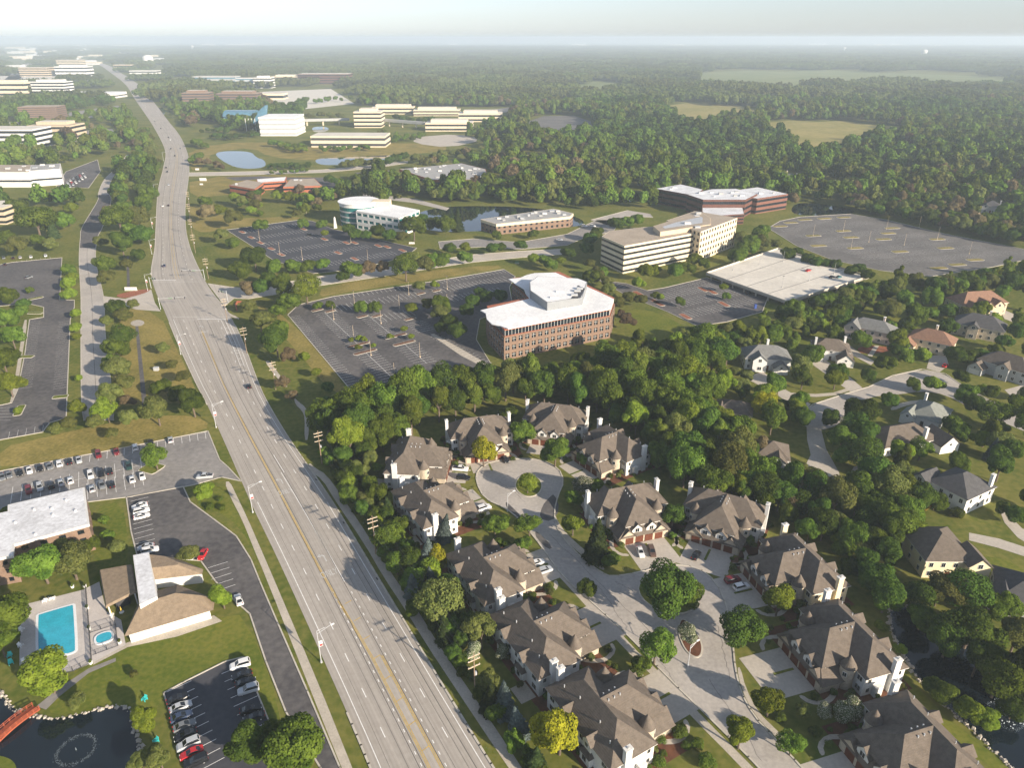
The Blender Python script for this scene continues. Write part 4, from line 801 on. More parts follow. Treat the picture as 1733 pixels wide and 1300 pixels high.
def house(P, Q, z, depth, fpx, wall, roof, label, wings=(), pitch=.7, chim=(), garage=None, floors=2, hip=True, name='house'):
    m, ex, n, L, rz = frame_of(P, Q, z, fpx); t = thing(name, label, 'house', m, rz); W, S = MATS[wall], MATS[roof]; w = L / 2
    MB().box(-w, w, -depth, 0, 0, z).build('wall', W, t); o = .45; zr = z + pitch * min(L, depth) / 2
    if L >= depth: MB().hip(-w - o, w + o, -depth - o, o, z, zr, None if hip else 1.).build('roof', S, t)
    else: MB().hip(-w - o, w + o, -depth - o, o, z, zr, None, 'y').build('roof', S, t)
    MB().box(-w - o + .05, w + o - .05, -depth - o + .05, o - .05, z - .2, z - .01).build('eave_board', MATS['frame'], t)
    for xc, ww, fw, ze in wings:
        ze = ze - .03; MB().gable_wall(xc - ww / 2, xc + ww / 2, -min(5, depth / 2), fw, 0, ze, ze + ww * .42).build('front_gable', W, t); MB().gable_roof(xc - ww / 2 - .4, xc + ww / 2 + .4, -min(6, depth / 2), fw + .4, ze - .12, ze + ww * .42 + .12).build('gable_roof', S, t)
        if ze > 4: window(t, xc, fw, ze + .1, 0, 1.2); window(t, xc, fw, 1.7, 0, 1.6, 1.1)
        else: window(t, xc, fw, ze + .3, 0, .8, .6); MB().box(xc - ww * .36, xc + ww * .36, fw - .05, fw + .06, .03, 2.3).build('garage_door', MATS['frame'], t)
    k = max(2, int(L / 3.2)); fl = (1.6, 4.5)[:floors] if z > 4.5 else (1.7,)
    for zz in fl:
        for i in range(k):
            x = -w + L * (i + .5) / k
            if not any(abs(x - g[0]) < g[1] / 2 + .7 for g in wings): window(t, x, 0, zz)
            window(t, x, -depth, zz, math.pi)
        for i in range(3):
            y = -depth * (i + .5) / 3; window(t, w, y, zz, -math.pi / 2); window(t, -w, y, zz, math.pi / 2)
    for x, y in chim:
        x = max(-w + .7, min(w - .7, x)); y = max(-depth + 1.2, min(-1.2, y)); c = MB().box(x - .45, x + .45, y - .7, y + .7, z - 1, zr + .5).build('chimney', W, t); MB().box(x - .55, x + .55, y - .8, y + .8, zr + .5, zr + .7).build('cap', MATS['frame'], c)
    MB().box(-.55, .55, -.03, .08, .03, 2.2).build('door', MATS['garage_door'], t) if not any(abs(g[0]) < g[1] / 2 + .6 for g in wings) else None
    clear_ring(ring_local(m, ex, n, -w - 3, w + 3, -depth - 3, 6)); return t
H_ = [((1262, 606), (1340, 610), 5.4, 12, (1310, 660), 'white_wall', 'shingle_grey', 'white house with pale grey gabled roof and round topped window by the woods', [(-5, 6, 4.5, 2.9), (4, 6, 2.5, 5.4)], .75, [(-1, -11)]), ((1375, 590), (1440, 597), 5, 11, (1400, 650), 'white_wall', 'shingle_brown', 'white house with brown roof and twin white garages', [(-6, 7, 6, 2.8), (5.5, 4.5, 3, 4.6)], .7, [(-6, -8), (7, -3)]),
      ((1434, 550), (1510, 566), 6, 11, (1470, 620), 'pink_wall', 'shingle_grey', 'pale pink house with grey roof and red mulch front bed', [(7.5, 7, 2.5, 6)], .7, [(-4, -10)]), ((1538, 570), (1612, 586), 5.6, 12, (1560, 630), 'beige_wall', 'shingle_red', 'beige house with reddish brown roof and white garage gable', [(9, 7, 5, 3)], .7, [(0, -11)]),
      ((1614, 546), (1700, 562), 6, 13, (1640, 610), 'stone_wall', 'shingle_dark', 'stone house with dark roof and white two storey porch', [(2, 4.5, 2.5, 6)], .75, [(-3, -12)]), ((1630, 517), (1706, 512), 6.5, 13, (1690, 560), 'tan_wall', 'shingle_red', 'tan mansion with steep brown roof and several gables', [(-6, 6, 3, 6.3), (2, 7, 5, 6.3), (9, 5, 3, 6.3)], .8, []),
      ((1655, 607), (1740, 634), 5.6, 12, (1640, 680), 'grey_wall', 'shingle_brown', 'grey house with tall arched entry window and white garage', [(-1, 5, 2, 5.6), (8.5, 6, 5, 3)], .75, []), ((1535, 700), (1590, 717), 3.6, 16, (1530, 760), 'white_wall', 'shingle_green', 'low white house with grey green roof and skylight', [(5, 5, 2, 3.4)], .6, [(4, -15)]),
      ((1498, 758), (1590, 743), 3.8, 13, (1540, 800), 'white_wall', 'shingle_brown', 'long low house with brown roof and garage wing turned to the drive', [(-13, 8, 4, 3.2)], .65, [(-6, -1)]), ((1278, 772), (1336, 780), 5.8, 11, (1300, 830), 'white_wall', 'shingle_brown', 'white house with brown roof and attached garage on a wide drive', [(-2, 5, 2, 5.6), (10, 7, -1, 3.4)], .7, []),
      ((1571, 812), (1637, 846), 6, 15, (1560, 880), 'white_wall', 'shingle_dark', 'large white sided house with charcoal roof above the play set', [(8, 5, 2, 5.8)], .65, [(-8, -13)]), ((1568, 949), (1651, 950), 6, 15, (1610, 1010), 'cream_wall', 'shingle_brown', 'cream house with long brown roof beside the canal trees', [(-7, 6, 2, 5.6)], .65, []),
      ((1690, 1012), (1775, 1035), 4, 14, (1680, 1080), 'grey_wall', 'shingle_dark', 'house with dark slate coloured roof at the end of the canal trees', [(4, 6, 2, 3.4)], .7, []), ((1212, 695), (1272, 704), 5.6, 10, (1250, 760), 'cream_wall', 'shingle_brown', 'cream house half hidden in the trees beside the turning street', [(5, 5, 1.5, 5.4)], .65, []),
      ((1168, 652), (1212, 648), 5.6, 11, (1190, 690), 'beige_wall', 'shingle_brown', 'house with only its brown roof showing in the tree belt', [], .7, [])]
for P, Q, z, d, f, w, r, lab, wi, pi, ch in H_: house(P, Q, z, d, f, w, r, lab, wi, pi, ch)
# garden and wood houses farther off
for i, (x, y, w, wl_, rf, lab) in enumerate(((1272, 252, 12, 'white_wall', 'shingle_tan', 'small white house with pale roof at the meadow edge'), (1293, 248, 13, 'white_wall', 'shingle_brown', 'white house with brown hip roof below the meadow'), (1518, 250, 16, 'white_wall', 'shingle_red', 'white house with red tile roof deep in the woods'), (1572, 282, 18, 'grey_wall', 'shingle_grey', 'grey house with pale roof in the woods'),
         (1660, 300, 18, 'grey_wall', 'shingle_dark', 'dark roofed house with white gable in the woods'), (1678, 348, 16, 'grey_wall', 'shingle_dark', 'dark roofed house above the large empty lot'), (1640, 362, 18, 'beige_wall', 'shingle_tan', 'low pale roofed house among the trees above the large lot'), (1335, 300, 14, 'beige_wall', 'shingle_grey', 'grey roofed house behind the dark office'), (1320, 296, 12, 'tan_wall', 'shingle_brown', 'tan house beside the grey roofed one behind the dark office'), (1322, 155, 14, 'white_wall', 'shingle_grey', 'white house between the far meadows'), (1135, 232, 14, 'tan_wall', 'shingle_red', 'tan house with reddish roof alone in the forest'), (1400, 312, 14, 'grey_wall', 'shingle_dark', 'dark hip roofed house in the woods behind the lot'), (1490, 290, 14, 'beige_wall', 'shingle_brown', 'brown roofed house between dense tree crowns'))):
    s = w * F / PX(G(x, y))[2] / 2; q = G(x, y); clear_ring([q + Vector(v) for v in ((-13, 8, 0), (-13, -34, 0), (13, -34, 0), (13, 8, 0))]); house((x - s, y), (x + s, y + s * .2), 5.5, 11, (x, y + 40), wl_, rf, lab, [(w * .25, 5, 1.5, 5.4)], .75, [(-w / 2 + .5, -5)], floors=1)
# ---------------- apartment block and clubhouse by the pool
z = 9.2; root, r = local_root('apartment_block', 'brick apartment block with stained white flat roof beside the car park', 'apartment building', px_ring([(-40, 878), (15, 866), (15, 855), (141, 826), (149, 887), (22, 921), (20, 940), (-40, 950)], z))
grid(root, r, 0, z - .8, 3, 'brick', 4.6, 2.9, .5, clad='red_brick'); MB().prism(inset(r, -.3), z - .8, z).build('roof_edge', MATS['white_wall'], root); flat('roof', inset(r, .2), z + .03, MATS['stained_roof'], root, clear=False)
for x, y in ((88, 862), (90, 873), (58, 864), (128, 866), (60, 906), (26, 886), (112, 848)): p = G(x, y, z) - root.location; MB().cyl(p.x, p.y, .35, z, z + .6, 10).build('roof_vent', MATS['white_wall'], root)
MB().box(-8, -5, -.1, 0, 3, 5).build('balcony', MATS['white_wall'], root).location = G(162, 880, 0) - root.location
cl = thing('clubhouse', 'white pool clubhouse with brown shingle roofs and raised flat white spine', 'clubhouse', G(260, 1010)); o0 = cl.location
def pr(pts, z): return [p - o0 for p in px_ring(pts, z)]
w1 = pr([(212, 1076), (359, 1032), (352, 1020), (300, 1003), (240, 1020)], 3.2)
MB().prism([(p.x, p.y) for p in inset(w1, .5)], 0, 3.2).build('wall', MATS['white_wall'], cl)
rid = [G(x, y, 6.2) - o0 for x, y in ((238, 1022), (297, 1004), (340, 1008))]
E1 = [G(x, y, 3.2) - o0 for x, y in ((210, 1078), (361, 1033), (364, 1014), (300, 990), (240, 1008))]
rf = MB(); rf.face(E1[0], E1[1], rid[2], rid[1], rid[0]); rf.face(E1[1], E1[2], rid[2]); rf.face(E1[2], E1[3], rid[1], rid[2]); rf.face(E1[3], E1[4], rid[0], rid[1]); rf.face(E1[4], E1[0], rid[0]); rf.face(*E1[::-1]); rf.build('roof', MATS['shingle_tan'], cl)
sp_ = pr([(225, 940), (252, 935), (266, 1010), (236, 1024)], 7); MB().prism([(p.x, p.y) for p in sp_], 0, 7).build('spine_wall', MATS['white_wall'], cl); flat('spine_roof', inset(sp_, .2), 7.03, MATS['stained_roof'], cl, clear=False)
w2 = [G(x, y, 3.4) - o0 for x, y in ((258, 982), (342, 972), (344, 964), (300, 945), (252, 940))]; MB().prism([(p.x, p.y) for p in inset(ccw(w2), .5)], 0, 3.4).build('rear_wall', MATS['white_wall'], cl); MB().solid([tuple(p) for p in ccw(w2)], [(p.x * .55 + (G(255, 955, 6) - o0).x * .45, p.y * .55 + (G(255, 955, 6) - o0).y * .45, 6.2) for p in ccw(w2)]).build('rear_roof', MATS['shingle_tan'], cl)
w3 = pr([(168, 967), (224, 957), (232, 1003), (179, 1030)], 4); MB().prism([(p.x, p.y) for p in inset(w3, 2.2)], 0, 3.6).build('pavilion_shade_block', MATS['dark_metal'], cl); MB().solid([tuple(p) for p in w3], [(p.x, p.y, 4.6) for p in inset(w3, .3)]).build('pavilion_roof', MATS['shingle_tan'], cl)  # near-black block under the pavilion roof paints the shade of its open side
for p in inset(w3, .6): MB().cyl(p.x, p.y, .18, 0, 4, 8).build('post', MATS['white_wall'], cl)
q0, q1 = G(214, 1090) - o0, G(360, 1046) - o0; e = (q1 - q0).normalized(); nn = Vector((e.y, -e.x, 0))
for k in range(8): p = q0.lerp(q1, .1 + .11 * k); link('window', win_mesh()[0], cl, (p.x + nn.x * 0, p.y + nn.y * 0, 2.5), math.atan2(e.y, e.x) + math.pi).scale = (1.1, 1, .4)
clear_ring(px_ring([(165, 960), (345, 935), (375, 1045), (212, 1092)]))
sheet('club_walk', [(158, 1112), (216, 1088), (362, 1042), (376, 1052), (300, 1078), (216, 1096), (158, 1126)], .03, MATS['walk'])
# ================================================================ trees
KIND = {  # kind: (dark, light colour, crown shape, wording)
    'm': ((.048, .084, .011), (.152, .214, .032), 'round', 'mid green rounded shade tree'), 'd': ((.032, .060, .011), (.098, .150, .025), 'round', 'dark green dense shade tree'),
    'l': ((.092, .135, .014), (.215, .265, .032), 'round', 'bright green leafy tree'), 'y': ((.19, .20, .015), (.42, .40, .03), 'round', 'lime yellow leafy tree'),
    'o': ((.070, .088, .022), (.175, .185, .052), 'loose', 'dull olive open crowned tree'), 'c': ((.026, .045, .016), (.068, .092, .03), 'cone', 'dark green conifer'),
    'b': ((.07, .095, .09), (.16, .20, .19), 'cone', 'blue grey spruce'), 'w': ((.08, .115, .03), (.66, .63, .52), 'round', 'white flowering small tree'),
    'r': ((.11, .085, .045), (.20, .155, .085), 'loose', 'brown half bare tree'), 's': ((.046, .075, .012), (.13, .165, .028), 'shrub', 'low rounded green shrub'), 't': ((.06, .095, .014), (.17, .212, .034), 'tall', 'tall upright green tree')}
def leaf_mesh(name, n, size, shape, seed, m, lobes=11):
    g = np.random.default_rng(seed)
    if shape == 'cone':
        h = 1 - np.sqrt(g.random(n)); a = g.random(n) * 6.283; tier = .82 + .18 * np.cos(h * 48); rad = (1 - h) ** .85 * .58 * tier * (.75 + .25 * g.random(n)) * (1 + .12 * np.sin(a * 7 + h * 30))
        P = np.stack([rad * np.cos(a), rad * np.sin(a), .1 + 1.9 * h], 1); N = np.stack([np.cos(a), np.sin(a), .7 + 0 * a], 1)
    else:
        R3, zc = {'round': ((.86, .86, .78), 1.05), 'loose': ((.9, .9, .74), 1.08), 'tall': ((.56, .56, .98), 1.15), 'shrub': ((.8, .8, .42), .42)}[shape]
        R3 = tuple(v * g.uniform(.86, 1.12) for v in R3); C = g.normal(size=(lobes * 4, 3)); C /= np.linalg.norm(C, axis=1)[:, None]; C = C[C[:, 2] > -.55][:lobes * 2]
        C = np.concatenate([C * np.array(R3) * g.uniform(.4, .78, (len(C), 1)), [[0, 0, .1]]]); rr = np.concatenate([g.uniform(.2, .5, len(C) - 1) * (.9 if shape != 'tall' else .7), [.5 if shape != 'tall' else .4]])
        if shape == 'loose': rr *= .88
        w = rr ** 2; k = g.choice(len(C), n, p=w / w.sum()); D = g.normal(size=(n, 3)); D /= np.linalg.norm(D, axis=1)[:, None]
        q = rr[k] * (.80 + .24 * g.random(n)); sh = g.random(n) < .2; q[sh] *= .6
        P = C[k] + D * q[:, None] * np.array([1, 1, .85]); N = D * .8 + P / np.array(R3) * .5 + np.array([0, 0, .25])
        d = np.linalg.norm((P[:, None, :] - C[None]) / np.array([1, 1, .85]), axis=2) / rr[None]; d[np.arange(n), k] = 9; keep = (d.min(1) > .72)
        P, N = P[keep], N[keep]; P[:, 2] += zc
    n = len(P); N = N + g.normal(size=(n, 3)) * .55; N /= np.linalg.norm(N, axis=1)[:, None]
    T = np.cross(N, g.normal(size=(n, 3))); T /= np.linalg.norm(T, axis=1)[:, None]; B = np.cross(N, T)
    s = (size * g.uniform(.6, 1.3, n))[:, None]; V = np.empty((n, 4, 3)); V[:, 0] = P - T * s * .5; V[:, 1] = P - B * s * .5 + N * s * .1; V[:, 2] = P + T * s * .5; V[:, 3] = P + B * s * .5 + N * s * .1
    me = bpy.data.meshes.new(name); me.vertices.add(n * 4); me.vertices.foreach_set('co', V.ravel()); me.loops.add(n * 4); me.loops.foreach_set('vertex_index', np.arange(n * 4, dtype=np.int32))
    me.polygons.add(n); me.polygons.foreach_set('loop_start', np.arange(n, dtype=np.int32) * 4); me.polygons.foreach_set('loop_total', np.full(n, 4, dtype=np.int32)); me.update(calc_edges=True); me.materials.append(m); return me
def trunk_mesh(shape, seed):
    g = random.Random(seed); b = MB(); h = {'cone': .3, 'shrub': .2, 'tall': .8}.get(shape, .75); b.tube((0, 0, -.05), (.02, .01, h), .055, 7, .04)
    if shape not in ('cone', 'shrub'):
        for k in range(5):
            a = k * 1.257 + g.uniform(-.3, .3); q = (math.cos(a) * .42, math.sin(a) * .42, 1.15 + g.uniform(-.1, .25)); b.tube((.02, .01, h * .8), q, .032, 5, .012)
    return b.mesh('trunk', MATS['bark'])
HI, LO, TR = {}, {}, {}
for i, (k, (c1, c2, sh, _)) in enumerate(KIND.items()):
    m = foliage('leaf_' + k, c1, c2, 15. if k == 'w' else 3.2, *((.5, .6) if k == 'w' else (.32, .68))); nv = 4 if k in 'mdlot' else 1
    HI[k] = [leaf_mesh('crown', 17000 if sh != 'shrub' else 4000, .072 if sh not in ('shrub',) else .11, sh, 40 + i * 5 + v, m, (9, 14, 6, 11, 17)[v]) for v in range(nv + 1)]
    LO[k] = [leaf_mesh('far_crown', 1000, .24, sh, 140 + i * 5 + v, m, 6) for v in range(nv)]
    TR[k] = trunk_mesh(sh, i)
TREES = []                                                      # ground point, radius, height factor, kind, place wording
def add(txt, place):
    for e in txt.split(';'):
        e = e.strip()
        if not e: continue
        x, y, r, k = e.split(); x, y, r = float(x), float(y), float(r)
        P = G(x, y); rad = r * PX(P)[2] / F
        for _ in range(3): P = G(x, y, rad * {'cone': .9, 'shrub': .35}.get(KIND[k][2], 1.05)); P.z = 0; rad = r * PX((P.x, P.y, rad))[2] / F
        TREES.append((P.x, P.y, rad / {'cone': .5, 'tall': .62}.get(KIND[k][2], .92), random.uniform(.92, 1.1), k, place))
add('1135 1000 56 d;1172 1008 30 m', 'on the island of the court street'); add('1166 1074 19 w', 'on the narrow island of the court street'); add('893 817 21 l', 'on the round island of the turning circle')
add('1255 1063 40 d;1318 1018 31 l;1110 1098 34 m;1254 1243 35 l;1303 1190 32 l;970 888 22 l;896 889 22 m;838 887 25 m;1010 932 20 c;1035 948 16 m;1139 872 21 d;968 842 17 m;940 766 27 m;883 731 22 m;995 994 17 m;1086 1124 18 m;1340 1262 24 m;885 920 16 m;1460 1070 12 l;1490 1060 12 l', 'in front of the townhouses')
add('818 766 27 y;736 947 23 y;948 1242 50 y;736 968 14 l', 'beside the townhouses'); add('985 822 19 w;1395 1205 17 w;1435 1198 25 w;850 1106 15 w;800 1106 18 w', 'beside the townhouses'); add('748 905 14 b;722 950 18 b;855 1198 20 b;700 1000 16 b;880 1235 17 b;735 990 14 b', 'beside the roadside walk'); add('1358 1205 15 o;1445 1240 14 s;1320 1215 12 s;1380 1240 13 s', 'in front of the townhouses')
add('742 1028 46 o;500 1252 55 m;428 1262 42 d;455 1240 22 m;270 1285 26 o', 'beside the main road'); add('824 1155 24 o;830 1190 18 c;905 1290 18 c;780 1120 16 m;600 796 22 o;588 822 21 l;552 768 15 m;660 905 30 m;700 985 24 m;640 880 18 l;625 850 15 m;672 955 22 m;700 1030 16 m;755 1075 16 c;660 870 12 c', 'between the roadside walk and the townhouses')
add('900 1010 10 s;845 920 12 s;985 1065 10 s;1075 1140 14 s;1150 1240 16 s;1180 1260 14 s;930 1000 10 s;1115 1290 14 s;1195 1290 18 s;860 700 18 m;990 775 14 m;1010 825 16 m;1030 900 12 s', 'beside the townhouses')
add('80 1140 44 l;10 1040 52 m;0 1090 30 m;245 1220 26 l;130 1188 18 o;226 1142 8 o;376 1012 23 l;320 940 20 o;70 955 40 m;120 950 38 o;105 925 25 o;200 930 16 o;180 905 12 m;175 880 9 m;155 920 14 m;10 870 18 l;345 832 20 l;355 858 9 s;375 860 8 s;372 845 7 s;240 1290 22 o;262 775 24 m', 'around the pool and the apartment block')
add('325 680 28 d;300 665 18 m;265 695 28 o;272 655 18 m;218 710 18 o;180 695 22 l;160 715 16 o;130 690 17 f;118 720 15 o;95 728 14 o;190 735 12 o'.replace(' f', ' l'), 'in the lawn above the car park')
add('205 570 22 d;190 590 22 m;200 625 24 o;188 610 15 m;210 650 20 o;190 665 22 o;195 520 18 d;208 535 17 o;225 515 11 o;275 590 13 o;310 640 14 o;290 618 11 o;180 545 12 o;215 680 14 r', 'on the lawn between frontage road and main road')
add('232 432 14 d;175 445 18 m;205 412 22 d;240 395 20 d;220 390 18 m;200 370 28 m;230 365 22 o;180 470 17 o;170 410 14 o;215 450 12 o;182 360 15 r;245 340 16 m;205 350 14 m', 'on the lawn between frontage road and main road')
add('115 480 15 f;118 498 14 f;115 455 14 m;122 470 12 l;128 530 11 f;128 555 11 f;130 570 9 l;133 640 8 l;128 690 12 f;50 490 7 m;30 695 9 l'.replace(' f', ' l'), 'in the beds of the frontage car park')
add('10 500 18 m;5 540 22 m;20 570 22 m;5 610 26 m;15 650 24 l;35 525 14 m;40 515 12 d;60 372 34 m;25 350 20 m;105 370 18 m;120 350 14 l;85 415 14 o;30 420 20 o;62 405 14 m;90 395 10 c;10 400 16 m;5 300 0.1 m', 'beside the frontage car park')
add('467 580 26 d;470 560 22 m;440 545 22 o;418 490 17 r;445 488 18 d;480 485 22 m;517 488 26 l;487 510 20 m;455 470 14 d;430 435 24 d;405 455 20 m;395 410 12 m;375 400 14 o;395 370 18 o;350 360 18 r;370 355 14 l;345 340 12 m;480 650 16 r;553 655 13 d;515 605 12 l;535 630 11 l;490 605 18 r;468 525 15 m;495 670 12 r;420 520 14 o;440 380 14 m', 'on the bank beside the brick office lot')
add('465 452 15 m;494 450 16 m;520 450 15 m;546 447 13 m;592 455 20 m;580 470 12 d;622 455 16 r;648 455 14 r;686 452 24 m;720 452 18 o;735 440 16 m;750 440 16 m;785 435 14 m;762 420 12 d;787 418 12 l;700 440 14 o', 'along the campus road')
add('700 385 22 m;712 372 14 d;735 378 14 m;754 380 17 m;775 383 10 c;640 390 14 d;600 395 13 d;620 398 10 d;660 400 14 d;680 402 12 o;545 380 10 m;550 395 8 l;513 378 10 m;590 388 12 d;665 385 10 d;1000 405 15 d;1010 395 14 m;1060 375 14 m;1040 380 14 d;1080 370 12 m;835 420 13 d;848 418 10 d;880 415 12 d;903 395 10 m;905 438 13 l;920 440 12 m;930 448 13 m;950 440 10 l;960 428 14 d;992 420 14 d;840 398 10 m;1000 470 16 m;1020 460 12 m;1095 460 18 l;1110 455 10 l;1145 458 14 m;1165 455 12 m;1175 440 14 l;1150 455 14 m;1190 445 12 m;1080 480 13 l', 'around the office blocks')
add('538 517 9 m;558 515 10 m;612 520 12 m;636 520 12 m;695 520 12 l;700 522 9 l;608 572 7 l;616 574 7 l;594 575 6 l;606 588 7 l;684 556 8 l;660 570 7 l;696 570 7 l;632 584 6 l;710 487 12 o;735 482 9 l;745 515 20 m;725 515 14 o;760 545 16 d;745 555 12 d;775 560 18 d;790 525 14 d;800 510 14 d;825 505 15 d;845 500 15 d;745 530 18 o;812 495 12 d', 'in the beds of the brick office lot')
add('1110 500 9 l;1118 503 8 l;1225 486 9 l;1150 510 10 m;1230 500 8 m;1050 530 8 r;1045 515 14 o;1065 505 14 o;1085 510 12 o;1030 490 14 o;1060 545 16 r', 'beside the garage lot')
for x0, y0, x1, y1, n, r, k in ((1252, 432, 1292, 388, 7, 13, 'm'), (1330, 425, 1490, 470, 9, 12, 'd'), (1258, 400, 1330, 420, 6, 12, 'o'), (1000, 445, 1045, 510, 6, 11, 'o')):
    add(';'.join(f'{x0 + (x1 - x0) * i / n + random.uniform(-5, 5)} {y0 + (y1 - y0) * i / n + random.uniform(-4, 4)} {r * random.uniform(.8, 1.2)} {k}' for i in range(n)), 'around the parking deck')
add('1300 690 26 y;1347 690 21 l;1222 655 28 l;1300 680 14 l;1255 655 18 o;1415 640 21 l;1380 600 20 m;1455 575 18 m;1470 635 14 d;1500 615 18 m;1560 600 18 l;1520 590 16 d;1545 650 14 m;1580 650 18 l;1625 640 14 d;1665 660 12 l;1640 605 16 m;1425 745 24 m;1465 700 32 d;1445 715 24 d;1430 770 20 m;1480 800 40 d;1520 770 24 l;1560 760 22 m;1690 700 28 m;1690 750 24 o;1665 745 20 l;1680 770 12 b;1620 735 20 d;1590 850 18 m;1700 860 14 m;1620 870 14 s;1660 600 14 d;1700 580 16 d;1610 545 12 l;1580 525 10 l;1290 760 24 r;1345 850 24 r;1270 770 22 d;1720 870 20 d;1460 765 14 m', 'in the gardens along the residential street')
add('1395 890 30 d;1430 930 20 m;1420 905 24 l;1485 860 34 m;1520 880 40 m;1545 900 26 l;1490 980 36 d;1500 1010 34 d;1645 1060 48 d;1640 1000 40 d;1590 1000 32 o;1560 1010 26 d;1680 1120 40 d;1720 1080 36 o;1710 1150 30 c;1600 1175 24 m;1640 1200 26 l;1670 1215 24 l;1580 1165 20 d;1495 1065 10 l;1525 1100 12 l;1605 1085 36 d;1690 1150 42 m;1655 1120 34 d;1560 1045 26 m;1320 840 30 d;1340 820 26 r;1290 850 22 m;1330 870 24 m;1400 830 20 r;1370 900 22 m;1440 960 20 d;1460 930 22 o;1700 1020 30 m;1715 1200 24 d', 'along the canal behind the townhouses')
def belt(pts, n, rad, kinds, place, gap=.5, hf=(1., 1.35)):
    ring = px_ring(pts); A = np.array([(p.x, p.y) for p in ring]); lo, hi = A.min(0), A.max(0); got = []
    C = lo + (hi - lo) * RNG.random((n * 50, 2)); C = C[in_ring(C, A)]
    for c in CLEAR:
        if (c.max(0) < lo).any() or (c.min(0) > hi).any() or not len(C): continue
        C = C[~in_ring(C, c)]
    for q in C:
        if len(got) >= n: break
        r = RNG.uniform(*rad)
        if any((q[0] - x) ** 2 + (q[1] - y) ** 2 < (gap * (r + s)) ** 2 for x, y, s in got): continue
        got.append((q[0], q[1], r)); TREES.append((q[0], q[1], r, RNG.uniform(*hf), kinds[RNG.integers(len(kinds))], place))
belt([(548, 740), (562, 718), (640, 702), (740, 684), (850, 664), (960, 646), (1040, 628), (1090, 618), (1180, 600), (1220, 620), (1190, 660), (1210, 720), (1260, 790), (1290, 840), (1240, 850), (1150, 840), (1110, 800), (1100, 760), (1010, 710), (940, 690), (850, 690), (770, 705), (700, 740), (640, 770), (600, 790)], 240, (4.6, 8.2), 'mmmldodmmt', 'in the tree belt between the brick office and the townhouses', .45, (1.15, 1.5))
belt([(1110, 605), (1180, 578), (1290, 574), (1335, 548), (1475, 502), (1520, 500), (1600, 492), (1733, 466), (1745, 490), (1640, 500), (1600, 520), (1540, 500), (1450, 535), (1400, 560), (1340, 580), (1250, 600), (1190, 625)], 120, (4.2, 7.), 'mmdolt', 'in the belt behind the parking deck')
belt([(1225, 590), (1330, 560), (1480, 530), (1600, 500), (1745, 490), (1745, 900), (1660, 880), (1560, 870), (1400, 850), (1330, 780), (1215, 740)], 78, (3.4, 6.4), 'mmdlotdm', 'in the gardens along the residential street', .8)
belt([(1240, 860), (1330, 820), (1430, 860), (1560, 850), (1560, 930), (1500, 960), (1470, 990), (1400, 900), (1310, 870)], 45, (4., 7.), 'mddo', 'along the canal behind the townhouses')
belt([(545, 770), (570, 800), (620, 880), (690, 990), (760, 1090), (860, 1230), (920, 1320), (900, 1320), (830, 1215), (740, 1080), (660, 960), (590, 850)], 60, (1.3, 2.8), 'msmdc', 'between the roadside walk and the townhouses', .45, (1.1, 1.7))
belt([(560, 770), (640, 770), (640, 830), (700, 930), (760, 1010), (820, 1100), (780, 1110), (720, 1030), (640, 930), (590, 850)], 44, (2.2, 4.2), 'mdmol', 'between the roadside walk and the townhouses', .5, (1.1, 1.5))
belt([(190, 330), (215, 300), (235, 260), (225, 230), (250, 225), (262, 250), (272, 285), (262, 330), (255, 370), (200, 375)], 80, (4., 7.), 'mdmot', 'in the wood between frontage road and main road')
belt([(400, 345), (440, 330), (500, 322), (560, 322), (570, 345), (520, 372), (450, 372), (400, 372)], 26, (3., 6.), 'mlord', 'around the low brick offices')
belt([(560, 318), (700, 318), (860, 318), (1000, 330), (1060, 340), (1000, 360), (940, 350), (850, 345), (720, 345), (640, 330), (575, 345)], 80, (4., 7.), 'mdot', 'between the low brick offices and the pond')
belt([(1335, 345), (1450, 350), (1560, 378), (1745, 410), (1745, 422), (1600, 392), (1500, 368), (1440, 360), (1350, 362)], 80, (4., 6.5), 'dmor', 'behind the large empty lot')
belt([(1440, 335), (1600, 335), (1745, 338), (1745, 420), (1600, 392), (1500, 368), (1450, 362)], 170, (4., 7.), 'mmddor', 'behind the large empty lot')
for x0, y0, x1, y1, n, r, k in ((456, 281, 530, 279, 12, 6, 'd'), (455, 290, 530, 288, 8, 4.5, 'm'), (585, 278, 640, 274, 10, 8, 'o'), (545, 252, 632, 248, 12, 5, 'm'), (458, 240, 522, 250, 10, 6, 'm'), (470, 246, 520, 254, 8, 6, 'l'), (360, 232, 440, 226, 16, 5, 'd'), (345, 222, 430, 216, 16, 5, 'd'), (330, 238, 350, 246, 5, 7, 'm'), (340, 275, 385, 282, 8, 7, 'r'), (325, 270, 340, 262, 4, 8, 'm'), (640, 278, 690, 262, 8, 8, 'd'), (700, 268, 790, 258, 14, 8, 'o'), (800, 262, 850, 290, 8, 10, 'm'), (655, 236, 720, 228, 14, 5, 'm'), (670, 200, 760, 206, 12, 6, 'd'), (790, 226, 850, 214, 10, 6, 'm'), (600, 300, 700, 312, 14, 9, 'm'), (560, 305, 640, 318, 10, 8, 'd'), (690, 320, 860, 322, 18, 9, 'o'), (860, 292, 960, 298, 12, 10, 'm'), (470, 330, 550, 340, 8, 10, 'l'), (520, 195, 590, 200, 8, 6, 'o'), (500, 170, 600, 166, 10, 5, 'm'), (860, 205, 895, 228, 8, 7, 'm'), (900, 230, 1000, 222, 12, 6, 'd')):
    add(';'.join(f'{x0 + (x1 - x0) * i / n + random.uniform(-4, 4)} {y0 + (y1 - y0) * i / n + random.uniform(-2.5, 2.5)} {r * random.uniform(.75, 1.2)} {k}' for i in range(n)), 'around the campus lawns')
